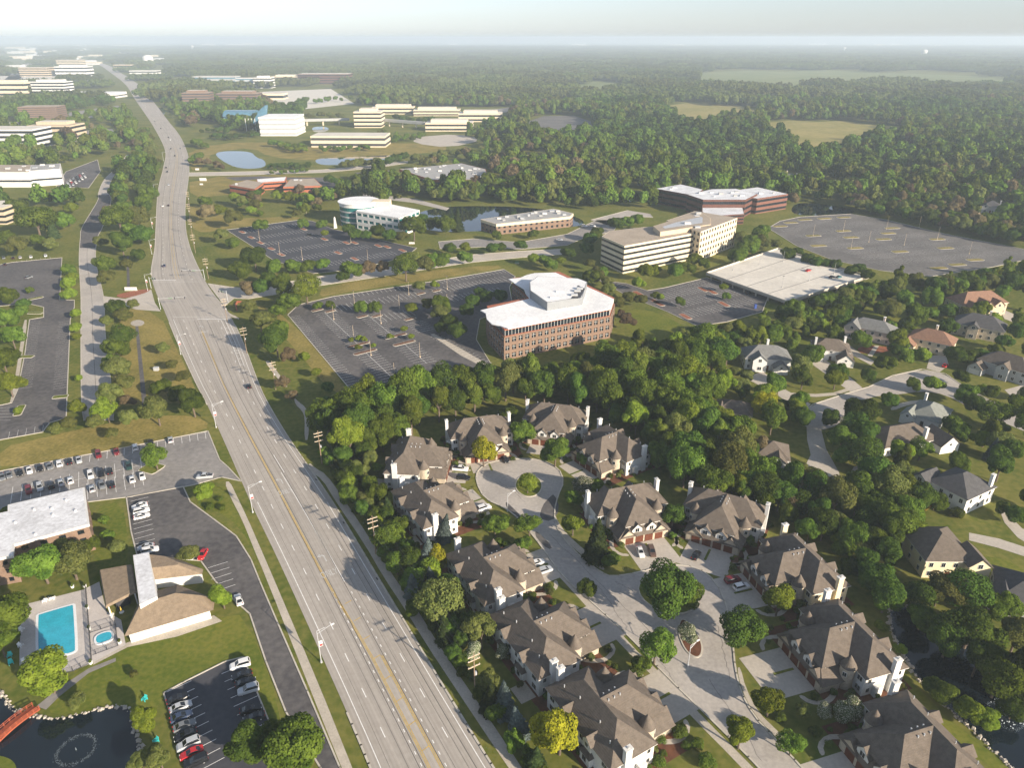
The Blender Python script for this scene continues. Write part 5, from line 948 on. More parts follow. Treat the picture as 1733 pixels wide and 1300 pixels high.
for m, ex, n in DUPS:                                           # shrubs in the beds round each townhouse
    for x, y in ((9.8, 1.6), (-9.8, 1.6), (10.8, 3.2), (-10.9, 3.4), (9, 5), (-9, 5.2), (12.6, -2), (-12.7, -3), (12.8, -9.6), (-12.8, -9.9), (2, -12.4), (-1.6, -12.3), (7, -13.4), (-8, -12.8), (8.6, 10.4), (-8.8, 10.2), (12, 8), (-12.2, 8.4)):
        p = m + ex * (x + random.uniform(-.5, .5)) + n * (y + random.uniform(-.5, .5)); TREES.append((p.x, p.y, random.uniform(.8, 1.5), random.uniform(.9, 1.3), random.choice('sssmo'), 'in the bed round a townhouse'))
# ---------------- wild woods: single trees to 1.7 km, groves beyond
def px_all(P):
    Y, Z = P[:, 1], -CAM_H; dep = Y * cp - Z * sp; return CX + F * P[:, 0] / dep, CY - F * (Y * sp + Z * cp) / dep
CLEARPX = [np.array(p, float) for p in ([(300, 345), (300, 232), (330, 215), (370, 216), (440, 232), (520, 250), (700, 245), (790, 240), (840, 262), (700, 285), (690, 292), (560, 320), (560, 345)], [(380, 220), (500, 232), (520, 186), (600, 180), (860, 182), (860, 215), (700, 235), (520, 250)], [(0, 345), (0, 300), (100, 290), (170, 265), (200, 262), (190, 320), (160, 345)], [(430, 150), (600, 145), (610, 180), (470, 190)], [(120, 96), (170, 100), (205, 118), (240, 142), (268, 170), (300, 205), (318, 235), (322, 300), (258, 300), (262, 260), (244, 228), (222, 196), (186, 166), (166, 140), (140, 122), (100, 112)], [(0, 76), (60, 80), (80, 96), (30, 130), (0, 170)])]
def free(P):
    ok = np.ones(len(P), bool); x, y = px_all(P)
    for c in CLEAR: 
        lo, hi = c.min(0), c.max(0); k = ok & (P[:, 0] > lo[0]) & (P[:, 0] < hi[0]) & (P[:, 1] > lo[1]) & (P[:, 1] < hi[1])
        if k.any(): ok[np.where(k)[0][in_ring(P[k], c)]] = False
    for c in CLEARPX: ok &= ~in_ring(np.stack([x, y], 1), c)
    return ok
g = RNG; sp0 = 11.2; gx, gy = np.meshgrid(np.arange(-1500, 1500, sp0), np.arange(640, 1750, sp0)); P = np.stack([gx.ravel(), gy.ravel()], 1) + g.uniform(-3.6, 3.6, (gx.size, 2))
x, y = px_all(P); vis = (x > -60) & (x < 1800); P = P[vis]; x, y = x[vis], y[vis]
dens = np.ones(len(P)); noise = np.sin(P[:, 0] * .021) * np.sin(P[:, 1] * .017 + 1) + .5 * np.sin(P[:, 0] * .05 + P[:, 1] * .043)
dens[(x < 320)] = .38; dens[(x > 320) & (x < 860) & (y > 225)] = .45; dens[noise < -.75] *= .35; dens[(x > 1000) & (y > 215)] = .85
P = P[(g.random(len(P)) < dens)]
for o_ in ((0, 0), (4.5, 0), (-4.5, 0), (0, 4.5), (0, -4.5)): P = P[free(P + np.array(o_))]
for q in P:
    v = math.sin(q[0] * .011 + 2) + math.sin(q[1] * .009 + q[0] * .004) + g.normal() * .8
    TREES.append((q[0], q[1], 5. + 6. * g.random() ** 1.5, g.uniform(.9, 1.4), 'd' if v < -.7 else 'm' if v < .5 else 'o' if v < .9 else 't' if v < 1.5 else 'm' if g.random() < .8 else 'r', 'wood'))
# the 300 that show largest are things of their own
TREES = [t for t in TREES if t[2] > .3]
def size_of(t): x, y, d = PX((t[0], t[1], t[2])); return t[2] / d if (-40 < x < 1775 and y < 1345 and d > 0) else 0
TREES.sort(key=size_of, reverse=True); IND = [t for t in TREES if t[5] != 'wood'][:300]; ids = set(map(id, IND)); REST = [t for t in TREES if id(t) not in ids]
LAND = [(x_, y_, t_) for x_, y_, t_ in ((705, 775, 'the townhouse with the white pickup'), (735, 855, 'the townhouse with the small spruce'), (805, 725, 'the townhouse behind the lime tree'), (940, 710, 'the townhouse heading the turning circle'), (1040, 765, 'the townhouse east of the turning circle'), (1065, 880, 'the townhouse with the brown car'), (1225, 890, 'the townhouse with one black car'), (1345, 965, 'the cream townhouse'), (1435, 1095, 'the townhouse with bare driveways'), (1575, 1240, 'the townhouse by the canal fountain'), (835, 980, 'the townhouse with the silver car'), (925, 1090, 'the townhouse with the rear patio'), (1045, 1220, 'the townhouse behind the yellow tree'),
    (900, 640, 'the middle of the long tree belt'), (1010, 640, 'the conifers of the tree belt'), (780, 665, 'the corner of the brick office lot'), (600, 730, 'the power pole by the park walk'), (1100, 620, 'the lawn of the brick office'), (1150, 720, 'the deep wood behind the court'), (1200, 780, 'the wood edge east of the court'), (1190, 650, 'the house hidden in the belt'), (1240, 700, 'the cream house by the turning street'), (1300, 615, 'the white house with grey gables'), (1405, 600, 'the house with twin garages'), (1470, 565, 'the pale pink house'), (1575, 580, 'the beige house with red roof'), (1660, 550, 'the stone house'), (1670, 510, 'the tan mansion'), (1695, 625, 'the grey house with arched window'), (1590, 705, 'the house with the skylight'), (1525, 755, 'the long low house'), (1310, 775, 'the house with the wide drive'), (1640, 830, 'the house above the play set'), (1610, 930, 'the cream house by the canal'), (1715, 1010, 'the slate roofed house'), (1530, 1000, 'the head of the canal'), (1640, 1060, 'the red canal wall'), (1700, 1200, 'the canal fountain'), (1430, 890, 'the shady lawn behind the court'), (1480, 820, 'the drive below the long low house'), (1350, 545, 'the corner of the parking deck'), (1450, 510, 'the far side of the parking deck'), (1560, 490, 'the hedge below the large empty lot'), (1650, 470, 'the end of the large empty lot'), (1250, 570, 'the blue portable toilet'),
    (135, 1000, 'the pool terrace'), (60, 1195, 'the red footbridge'), (260, 1230, 'the pond lot'), (100, 900, 'the apartment block'), (300, 970, 'the clubhouse'), (350, 840, 'the clubhouse lot entrance'), (260, 780, 'the apartment car park'), (140, 720, 'the end of the frontage road'), (280, 680, 'the lawn above the car park'), (230, 600, 'the stone swale'), (210, 500, 'the red flower bed'), (220, 420, 'the upper swale'), (60, 480, 'the lone car in the frontage lot'), (120, 560, 'the frontage lot kerb'), (20, 620, 'the lot walk'), (60, 390, 'the lawn north of the frontage lot'), (460, 580, 'the sunny bank'), (410, 500, 'the curved entrance wall'), (500, 490, 'the campus road bend'), (420, 430, 'the teal office lot corner'), (380, 360, 'the roadside lawn'), (620, 455, 'the mown strip'), (730, 440, 'the campus road middle'), (640, 385, 'the teal office'), (740, 375, 'the dark pond'), (890, 400, 'the brick and cream office'), (1000, 400, 'the pond drive'), (1120, 460, 'the beige office front'), (930, 440, 'the court drive'), (560, 525, 'the top of the brick office lot'), (640, 575, 'the long islands of the brick office lot'), (760, 530, 'the brick office west wing'), (1060, 520, 'the brick office east end'), (1180, 500, 'the garage lot'), (1250, 410, 'the beige office wing'), (500, 1250, 'the drive mouth beside the pond lot'), (745, 1030, 'the roadside walk bend'), (600, 810, 'the start of the roadside walk'), (660, 910, 'the second power pole'), (820, 1150, 'the nearest power pole'), (1135, 1000, 'the big court island'), (893, 817, 'the turning circle island'), (1166, 1074, 'the narrow court island'), (1255, 1063, 'the curve of the court street'), (1260, 1240, 'the lower court street'))]
LP = [(G(x_, y_), t_) for x_, y_, t_ in LAND]
for i, (x, y, r, hf, k, place) in enumerate(IND):
    near = min(LP, key=lambda q: (q[0].x - x) ** 2 + (q[0].y - y) ** 2)[1]; big = 'large ' if r > 6.6 else 'small ' if r < 3.2 else ''
    word = KIND[k][3]; nm = 'shrub' if k == 's' else 'conifer_tree' if k in 'cb' else 'shade_tree'
    t = thing(nm, f'{big}{word} near {near}', 'shrub' if k == 's' else 'tree', (x, y, 0), random.uniform(0, 6.28), f'{word}s near {near}')
    c = link('crown', random.choice(HI[k]), t); s = link('trunk', TR[k], t); c.scale = (r * random.uniform(.9, 1.1), r * random.uniform(.86, 1.12), r * hf); c.rotation_euler = (random.gauss(0, .07), random.gauss(0, .07), 0); s.scale = (r, r, r * hf)
print('TREES', len(TREES), 'individual', len(IND), 'rest', len(REST))
# ---------------- the rest as one wood
def scatter(name, label, pts, idx, scl, rot, protos, kind='stuff'):
    pc = bpy.data.collections.new(name + '_prototypes')
    for j, me in enumerate(protos): o = bpy.data.objects.new(f'{name}_source_{j:02d}', me); pc.objects.link(o)
    me = bpy.data.meshes.new(name); me.from_pydata([tuple(p) for p in pts], [], [])
    for nm, ty, dat in (('pick', 'INT', idx), ('size', 'FLOAT_VECTOR', scl), ('turn', 'FLOAT_VECTOR', rot)):
        a = me.attributes.new(nm, ty, 'POINT'); a.data.foreach_set('value' if ty == 'INT' else 'vector', np.asarray(dat).ravel())
    o = link(name, me); tag(o, label, 'trees', kind=kind)
    ng = bpy.data.node_groups.new(name, 'GeometryNodeTree'); ng.interface.new_socket('Geometry', in_out='INPUT', socket_type='NodeSocketGeometry'); ng.interface.new_socket('Geometry', in_out='OUTPUT', socket_type='NodeSocketGeometry')
    N, Lk = ng.nodes, ng.links; gi, go = N.new('NodeGroupInput'), N.new('NodeGroupOutput'); ip = N.new('GeometryNodeInstanceOnPoints'); ci = N.new('GeometryNodeCollectionInfo'); ci.inputs['Collection'].default_value = pc; ci.inputs['Separate Children'].default_value = True; ci.inputs['Reset Children'].default_value = True
    def at(nm, ty): q = N.new('GeometryNodeInputNamedAttribute'); q.data_type = ty; q.inputs['Name'].default_value = nm; return q.outputs[0]
    Lk.new(gi.outputs[0], ip.inputs['Points']); Lk.new(ci.outputs[0], ip.inputs['Instance']); ip.inputs['Pick Instance'].default_value = True
    Lk.new(at('pick', 'INT'), ip.inputs['Instance Index']); Lk.new(at('size', 'FLOAT_VECTOR'), ip.inputs['Scale']); Lk.new(at('turn', 'FLOAT_VECTOR'), ip.inputs['Rotation']); Lk.new(ip.outputs[0], go.inputs[0])
    md = o.modifiers.new('scatter', 'NODES'); md.node_group = ng; return o
keys = list(KIND); protos, first, cnt = [], {}, {}
for k in keys: first[k] = len(protos); cnt[k] = len(LO[k]); protos += LO[k]
mid = [t for t in REST if t[5] != 'wood']; 
far_ = [t for t in REST if t[5] == 'wood']
mp, mf = [], {}
for k in keys: mf[k] = len(mp); mp += HI[k][:1]
if mid: scatter('garden_wood', 'smaller trees and bushes filling the belts between the offices and houses', [(t[0], t[1], 0) for t in mid], [mf[t[4]] for t in mid], [(t[2], t[2], t[2] * t[3]) for t in mid], [(0, 0, random.uniform(0, 6.28)) for t in mid], mp)
scatter('wild_wood', 'continuous green woodland stretching across the middle distance', [(t[0], t[1], 0) for t in far_], [first[t[4]] + random.randrange(cnt[t[4]]) for t in far_], [(t[2] * random.uniform(.8, 1.25), t[2], t[2] * t[3]) for t in far_], [(random.gauss(0, .08), random.gauss(0, .08), random.uniform(0, 6.28)) for t in far_], protos)
# groves: 100 m tiles of low crowns
def grove(seed, m):
    g = np.random.default_rng(seed); n = 120; me0 = LO['m'][0]; V0 = np.empty(len(me0.vertices) * 3); me0.vertices.foreach_get('co', V0); V0 = V0.reshape(-1, 4, 3)[g.permutation(len(me0.vertices) // 4)[:90]]
    C0 = V0.mean(1, keepdims=True); V0 = C0 + (V0 - C0) * 1.9
    Q = []
    for i in range(n):
        r = g.uniform(5, 10); a = g.random() * 6.28; c, s = math.cos(a), math.sin(a); W = V0 @ np.array([[c, s, 0], [-s, c, 0], [0, 0, 1]]) * np.array([r, r, r * g.uniform(1, 1.4)]); W[..., :2] += g.uniform(-58, 58, 2); Q.append(W)
    V = np.concatenate(Q); n = len(V); me = bpy.data.meshes.new('grove'); me.vertices.add(n * 4); me.vertices.foreach_set('co', V.ravel()); me.loops.add(n * 4); me.loops.foreach_set('vertex_index', np.arange(n * 4, dtype=np.int32)); me.polygons.add(n)
    me.polygons.foreach_set('loop_start', np.arange(n, dtype=np.int32) * 4); me.polygons.foreach_set('loop_total', np.full(n, 4, dtype=np.int32)); me.update(calc_edges=True); me.materials.append(m); return me
GM = [foliage('grove_a', (.042, .062, .016), (.14, .165, .045)), foliage('grove_b', (.055, .075, .018), (.175, .19, .055))]
gp = [grove(300 + i, GM[i % 2]) for i in range(4)]
gx, gy = np.meshgrid(np.arange(-9000, 9000, 98.), np.arange(1740, 12600, 98.)); P = np.stack([gx.ravel(), gy.ravel()], 1) + RNG.uniform(-14, 14, (gx.size, 2)); x, y = px_all(P)
P = P[(x > -70) & (x < 1800)]; x, y = px_all(P); dn = np.where(x < 300, .2, np.where((x < 640) & (y > 150), .5, .97)); st = np.sin(P[:, 1] * .0036 + 2.2 * np.sin(P[:, 0] * .0008)) + .8 * np.sin(P[:, 0] * .0021 + P[:, 1] * .0011 + 1); dn = np.where((st > 1.25) & (x > 300), .22, dn)
P = P[RNG.random(len(P)) < dn]; P = P[free(P)]
scatter('distant_forest', 'hazy unbroken forest reaching to the horizon', [(q[0], q[1], 0) for q in P], RNG.integers(0, 4, len(P)), [(1, 1, RNG.uniform(.9, 1.25)) for _ in P], [(0, 0, 1.5708 * RNG.integers(4)) for _ in P], gp); print('groves', len(P))
# ================================================================ cars
PAINT = {'white': (.72, .72, .71), 'silver': (.42, .44, .46), 'grey': (.16, .17, .18), 'black': (.012, .013, .016), 'maroon': (.16, .015, .02), 'red': (.45, .02, .025), 'blue': (.04, .06, .11), 'brown': (.10, .06, .045), 'green': (.02, .05, .045), 'teal': (.02, .12, .14)}
for k, c in PAINT.items(): mat('car_' + k, c, .28, .03, .5, spec=.55)
mat('car_glass', (.01, .012, .015), .08, .1, .5, spec=.6); mat('tail_light', (.4, .02, .02), .4, .1, 1); mat('head_light', (.75, .75, .72), .25, .05, 1)
def loft(secs):                                                # sections (x, half width, z low, z high, half width at top)
    b = MB(); k = 0
    for x, w, z0, z1, wt in secs: b.v += [(x, -w, z0), (x, -w, (z0 + z1) * .55), (x, -wt, z1), (x, wt, z1), (x, w, (z0 + z1) * .55), (x, w, z0)]
    for i in range(len(secs) - 1):
        for j in range(6): b.f.append((i * 6 + j, i * 6 + (j + 1) % 6, i * 6 + 6 + (j + 1) % 6, i * 6 + 6 + j))
    b.f += [tuple(range(5, -1, -1)), tuple(range(len(secs) * 6 - 6, len(secs) * 6))]; return b
BODY = {'sedan': ([(-2.35, .78, .35, .75, .7), (-2.2, .9, .28, .93, .8), (-1.5, .93, .25, .97, .84), (.9, .93, .25, .97, .84), (1.9, .9, .26, .82, .76), (2.3, .72, .34, .64, .6)], [(-1.75, .80, .93, .96, .76), (-1.05, .80, .93, 1.42, .6), (.05, .80, .93, 1.45, .62), (.95, .80, .93, .97, .74)], (-1.05, .05, .6, 1.4)),
        'suv': ([(-2.35, .86, .4, 1.0, .8), (-2.25, .94, .3, 1.08, .86), (1.0, .95, .28, 1.1, .87), (2.0, .93, .3, .98, .82), (2.35, .78, .38, .75, .66)], [(-2.25, .84, 1.05, 1.1, .8), (-2.0, .84, 1.05, 1.68, .68), (.2, .84, 1.05, 1.7, .7), (1.05, .84, 1.05, 1.1, .78)], (-1.98, .22, .68, 1.66)),
        'pickup': ([(-2.75, .92, .45, 1.05, .88), (-2.7, .97, .35, 1.1, .9), (1.2, .97, .33, 1.12, .9), (2.4, .95, .35, 1.05, .86), (2.75, .82, .42, .85, .74)], [(-.75, .85, 1.08, 1.12, .8), (-.6, .85, 1.08, 1.75, .7), (.55, .85, 1.08, 1.77, .71), (1.3, .85, 1.08, 1.12, .8)], (-.6, .57, .7, 1.73))}
CARM = {}
for k, (bs, cs, (xa, xb, wr, zr)) in BODY.items():
    g = loft(cs).mesh('cabin_window', MATS['car_glass']); rf = MB().prism([(xa, -wr - .02), (xb, -wr - .02), (xb, wr + .02), (xa, wr + .02)], zr + .03, zr + .09)
    for s in (-1, 1):
        rf.tube((xb, s * (wr - .02), zr + .05), (cs[-1][0], s * cs[-1][4], cs[-1][3]), .05, 4); rf.tube((xa, s * (wr - .02), zr + .05), (cs[0][0], s * cs[0][4], cs[0][3]), .06, 4); rf.tube(((xa + xb) / 2, s * wr, zr + .04), ((xa + xb) / 2, s * .8, cs[0][3]), .04, 4)
    wh = MB().tube((0, -.11, 0), (0, .11, 0), .33, 12).mesh('wheel', MATS['tyre']); hb = MB().tube((0, -.12, 0), (0, .12, 0), .2, 8).mesh('rim', MATS['metal'])
    bed = MB().box(-2.55, -.85, -.72, .72, 1.1, 1.13).mesh('cargo_bed', MATS['dark_metal']) if k == 'pickup' else None
    L = bs[-1][0]; hl = MB().box(L - .22, L - .02, -.14, .14, .55, .7).mesh('headlight', MATS['head_light']); tl = MB().box(bs[0][0] - .03, bs[0][0] + .12, -.12, .12, .7, .88).mesh('tail_light', MATS['tail_light'])
    for c in PAINT: CARM[k, c] = (loft(bs).mesh('body', MATS['car_' + c]), g, rf.mesh('car_roof', MATS['car_' + c]), wh, hb, bed, hl, tl, L)
def car(x, y, kind, col, hx, hy, place, z=.06, parts=True, grp=None, flip=False):
    p = G(x, y, z + .7); p.z = z; q = G(x + hx, y + hy, z + .7); a = math.atan2(q.y - p.y, q.x - p.x) + (math.pi if flip else 0)
    name = {'sedan': 'sedan_car', 'suv': 'sport_utility_car', 'pickup': 'pickup_truck'}[kind]; wd = {'sedan': 'sedan', 'suv': 'tall estate car', 'pickup': 'pickup truck'}[kind]
    t = thing(name, f'{col} {wd} {place}', 'truck' if kind == 'pickup' else 'car', p, a, grp or f'{col} {wd}s {place}'); m = CARM[kind, col]
    link('body', m[0], t); link('cabin_window', m[1], t); link('car_roof', m[2], t)
    if not parts: return
    for sx in (-1.4, 1.42):
        for sy in (-.82, .82): w = link('wheel', m[3], t, (sx * (1.15 if kind == 'pickup' else 1), sy, .33)); link('rim', m[4], w)
    if m[5]: link('cargo_bed', m[5], t)
    for sy in (-.58, .58): link('headlight', m[6], t, (0, sy, 0)); link('tail_light', m[7], t, (0, sy, .1))
random.seed(5)
B1 = lambda x, y: (x / 3.94, 660 + y / 3.94)
def row(txt, conv, hx, hy, place, **kw):
    for e in txt.split(';'):
        x, y, k, c = e.split(); x, y = conv(float(x), float(y)); car(x, y, {'s': 'sedan', 'u': 'suv', 'p': 'pickup'}[k], c, hx, hy, place, flip=random.random() < .5, **kw)
row('15 580 s grey;60 565 s grey;130 550 s black;195 535 s white;265 520 s black;330 508 s grey;395 488 u white;460 475 s black;525 465 s silver;655 430 u maroon;775 410 s maroon;900 380 u white;1005 350 u black;1135 330 s silver', B1, 2.5, 12, 'in the row beside the dry lawn')
row('190 668 u maroon;265 648 u silver;340 635 u black;405 615 s silver;468 600 s white;603 567 u white;672 555 u black;730 540 s black;858 508 u green', B1, 2.5, 12, 'in the middle row of the car park')
row('612 655 s silver;680 635 u grey;745 628 s black;880 592 s white;947 573 s white', B1, 2.5, 12, 'in the row nearest the apartment block')
row('1365 575 p silver', B1, 12, -1, 'turning out of the car park'); row('930 770 s white;942 805 u white;945 840 s white', B1, 12, -3, 'parked above the clubhouse'); row('970 1045 s silver;1000 1068 u white;', B1, 12, -3, 'beside the clubhouse spine'.replace(';', '')) if 0 else row('970 1045 s silver;1000 1068 u white', B1, 12, -3, 'beside the clubhouse spine')
row('1215 1090 s silver;1280 1095 s white;1350 1095 s red', B1, 5, -9, 'behind the clubhouse')
B2 = lambda x, y: (x / 3.94, 970 + y / 3.94)
row('1185 835 s black;1205 890 s silver;1210 955 s blue;1230 1015 s grey;1235 1080 s black;1255 1140 u silver;1275 1200 s red;1305 1255 u black', B2, 12, -5, 'in the lot row beside the pond'); row('1600 610 u white;1612 680 s black;1638 728 s black;1655 775 u silver;1672 905 s black;1692 962 s black', B2, 12, -3.6, 'in the lot row beside the verge'); row('1590 175 s white', B2, 4, 11, 'parked by the clubhouse tree')
I_ = lambda x, y: (x, y)
for x, y, k, c, hx, hy, pl in ((779, 793, 'pickup', 'white', 12, 1, 'on the driveway by the turning circle'), (784, 808, 'suv', 'black', 12, 1, 'beside the white pickup'), (819, 859, 'suv', 'white', 12, -4, 'on the driveway below the turning circle'), (909, 952, 'sedan', 'white', 12, -4, 'on the driveway behind the silver car'), (922, 965, 'suv', 'silver', 12, -4, 'on the driveway off the court walk'), (855, 777, 'sedan', 'black', 6, 9, 'before the small driveway by the lime tree'),
                             (1084, 934, 'sedan', 'white', 4, 11, 'on the driveway below two white dormers'), (1103, 933, 'suv', 'brown', 4, 11, 'beside the white sedan on the drive'), (1178, 939, 'sedan', 'black', 7, -10, 'alone on the driveway beside the big tree'), (1240, 981, 'suv', 'maroon', 12, -3, 'beside the white car before the cream townhouse'), (1255, 993, 'suv', 'white', 12, -3, 'before the cream townhouse'), (1600, 618, 'sedan', 'red', 8, -6, 'on the driveway of the residential street'),
                             (1268, 495, 'sedan', 'black', 10, -2, 'parked beside the parking deck'), (525, 397, 'suv', 'black', 12, 1, 'crossing the teal office lot'), (989, 382, 'suv', 'white', 12, 1, 'beside the pond drive'), (1003, 382, 'suv', 'white', 12, 1, 'beside the pond drive'), (947, 405, 'sedan', 'silver', 12, 1, 'on the office court drive'), (49, 469, 'suv', 'grey', 12, -4, 'alone in the frontage car park'),
                             (421, 653, 'sedan', 'black', -3, -8, 'driving up the main road past the car park'), (278, 449, 'sedan', 'blue', -1, -9, 'waiting before the signal junction'), (285, 347, 'sedan', 'black', 0, -9, 'driving on the main road above the junction'), (275, 348, 'sedan', 'white', 0, -9, 'driving beside a dark car above the junction')): car(x, y, k, c, hx, hy, pl)
row('6 436 s grey;22 436 s black;34 435 s silver;52 434 s white;77 432 s white;8 447 s black', I_, 1, 8, 'at the top edge of the frontage car park')
for x, y, c in ((1368, 457, 'red'), (1408, 468, 'black'), (1420, 468, 'teal')): car(x, y, 'sedan', c, 10, -3, 'on top of the parking deck', z=3.22)
for x, y, c in ((285, 312, 'silver'), (283, 290, 'black'), (281, 283, 'black'), (296, 263, 'black'), (289, 251, 'black'), (305, 251, 'grey'), (288, 236, 'white'), (285, 232, 'black'), (262, 205, 'grey'), (272, 217, 'black'), (240, 172, 'grey'), (246, 180, 'white'), (225, 150, 'black')): car(x, y, 'sedan', c, -1, -6, 'far up the main road', parts=False)
for i in range(4):
    for j in range(6): car(114 + j * 5.2 + i * 1.5, 311 - j * 3.2 + i * 2.2 - 2, random.choice(['sedan', 'suv']), random.choice(['white', 'white', 'silver', 'red', 'black']), 3, 4, 'in the full lot beside the laboratory', parts=False)
# ================================================================ poles, lamps, signals
def utility_pole(x, y, h=13.5, arms=(.93, .84, .70), label='wooden power pole with three crossarms beside the main road'):
    p = G(x, y); t = thing('utility_pole', label, 'power pole', p, RYAW, 'power poles along the main road'); MB().cyl(0, 0, .17, 0, h, 10, .11).build('pole', MATS['wood_pole'], t)
    for f in arms:
        c = MB().box(-1.5, 1.5, -.09, .09, h * f - .1, h * f + .1).build('crossarm', MATS['tan_wall'], t)
        ins = MB()
        for s in (-1.35, -.5, .5, 1.35): ins.cyl(s, 0, .07, h * f + .1, h * f + .35, 6)
        ins.build('insulator', MATS['grey_wall'], c)
    MB().cyl(.35, 0, .28, h * .5, h * .5 + .9, 10).build('transformer', MATS['metal'], t)
    return p, h
UP = [utility_pole(*a) for a in ((804, 1180), (636, 938), (545, 786), (467, 660), (418, 598), (385, 545), (353, 472), (331, 428), (326, 400), (322, 372), (321, 350))]
for (p, h), (q, h2) in zip(UP, UP[1:]):
    for f, s in ((.96, -1.35), (.96, 1.35), (.87, 1.35), (.55, 0)):
        sd = Vector((math.cos(RYAW), math.sin(RYAW), 0)) * s; w = MB(); pts = []
        for i in range(9): t = i / 8; a = (p + sd).lerp(q + sd, t); a.z = h * f - 4 * .8 * t * (1 - t); pts.append(a)
        for a, c in zip(pts, pts[1:]): w.tube(a, c, .022, 4)
        tag(w.build('power_cable', MATS['dark_metal']), 'thin overhead power cable strung between the wooden roadside poles', 'cable', 'power cables along the main road')
def street_lamp(x, y, h=10, arm=3.6, yaw=0., banner=True, label='grey street lamp with long arm and hanging banner beside the main road', group='street lamps along the main road'):
    t = thing('street_lamp', label, 'street lamp', G(x, y), yaw, group); MB().cyl(0, 0, .13, 0, h, 10, .08).cyl(0, 0, .28, 0, .5, 10).build('pole', MATS['metal'], t)
    MB().tube((0, 0, h - .9), (arm, 0, h + .35), .06, 6).tube((0, 0, h), (arm * .6, 0, h + .2), .045, 6).build('arm', MATS['metal'], t); MB().box(arm - .2, arm + .65, -.16, .16, h + .25, h + .42).build('lamp_head', MATS['lamp_white'], t)
    if banner: bn = MB().box(.15, .95, -.03, .03, h * .5, h * .5 + 1.7).build('banner', MATS['paint'], t); MB().box(.2, .9, -.045, .045, h * .5 + .1, h * .5 + .8).build('banner_panel', MATS['sign_red'], bn); MB().box(.3, .9, -.045, .045, h * .5 + 1.1, h * .5 + 1.35).build('banner_panel', MATS['sign_blue'], bn)
    return t
for x, y in ((544, 1122), (428, 868), (366, 724)): street_lamp(x, y, yaw=RYAW)
for x, y in ((306, 600), (250, 492), (257, 430), (259, 390), (263, 330), (277, 272)): street_lamp(x, y, yaw=.1, banner=y > 380, label='grey street lamp with long arm beside the main road above the car park' if y <= 380 or y == 600 else None or 'grey street lamp with banner beside the signal junction', group='street lamps near the junction')
def lot_lamp(x, y, place, h=8, z=0.):
    p = G(x, y, z); t = thing('lot_lamp', f'slim dark lamp post standing {place}', 'lamp post', p, random.uniform(0, 3), f'lamp posts {place}'); MB().cyl(0, 0, .09, 0, h, 8, .06).cyl(0, 0, .3, 0, .7, 10).build('pole', MATS['grey_wall' if z else 'tan_wall'], t); MB().box(-.7, .7, -.2, .2, h, h + .18).build('lamp_head', MATS['dark_metal'], t)
for x, y in ((565, 541), (599, 575), (645, 548), (628, 602), (668, 641), (711, 605), (692, 499), (600, 515), (757, 490), (676, 522), (757, 520)): lot_lamp(x, y, 'in the brick office lot')
for x, y in ((440, 409), (474, 431), (512, 440), (594, 411), (623, 444), (519, 362)): lot_lamp(x, y, 'in the teal office lot', 9)
for x, y in ((1240, 458), (1285, 448), (1325, 443), (1323, 487), (1369, 475), (1411, 464)): lot_lamp(x, y, 'on the parking deck', 7, 3.2)
for x, y in ((1376, 399), (1427, 391), (1470, 410), (1530, 415), (1586, 405), (1500, 388), (1440, 420), (1640, 430), (1555, 385)): lot_lamp(x, y, 'in the large empty lot', 9)
def signal(x, y, yaw, arm=11):
    t = thing('traffic_signal', 'grey mast arm traffic signal at the main road junction', 'traffic signal', G(x, y), yaw, 'mast arm signals at the junction'); MB().cyl(0, 0, .16, 0, 7, 10).build('pole', MATS['metal'], t); MB().tube((0, 0, 6.2), (arm, 0, 6.8), .1, 6).build('mast_arm', MATS['metal'], t)
    for k in (.6, .98): hd = MB().box(arm * k - .2, arm * k + .2, -.2, .2, 5.6, 6.8).build('signal_head', MATS['dark_metal'], t)
    MB().box(arm * .35, arm * .35 + 2.2, -.04, .04, 6.0, 6.5).build('street_name_sign', MATS['green_plastic'], t)
signal(272, 524, .15, 14); signal(347, 474, math.pi + .1, 13); signal(256, 488, -.2, 4); signal(386, 512, math.pi - .3, 5)
# ================================================================ pool, pond furniture
sheet('pool_deck', [(37, 1025), (140, 999), (168, 985), (180, 1035), (205, 1050), (213, 1092), (158, 1122), (124, 1136), (33, 1155), (33, 1100)], .04, MATS['pool_deck'])
def rounded(pts, z, sm=1): return [p for p in px_ring(pts, 0, sm)]
pl = thing('swimming_pool', 'large rectangular swimming pool with bright blue water', 'swimming pool', G(95, 1065)); o0 = pl.location
rg = rounded([(65, 1043), (67, 1041), (122, 1025), (124, 1026), (128, 1100), (125, 1104), (112, 1108), (68, 1106), (65, 1103)], 0, 1); rgl = [p - o0 for p in rg]
MB().prism(inset(rgl, -.6), .03, .12).build('coping', MATS['pool_rim'], pl); flat('water_surface', rgl, .14, MATS['pool_water'], pl, clear=False)
sp2 = thing('spa_pool', 'small rounded blue spa pool inside a fence', 'pool', G(176, 1081)); o0 = sp2.location; rgl = [p - o0 for p in rounded([(163, 1080), (170, 1075), (184, 1071), (189, 1073), (190, 1081), (184, 1086), (168, 1091), (163, 1088)], 0, 2)]
MB().prism(inset(rgl, -.5), .03, .3).build('coping', MATS['pool_rim'], sp2); flat('water_surface', rgl, .32, MATS['pool_water'], sp2, clear=False)
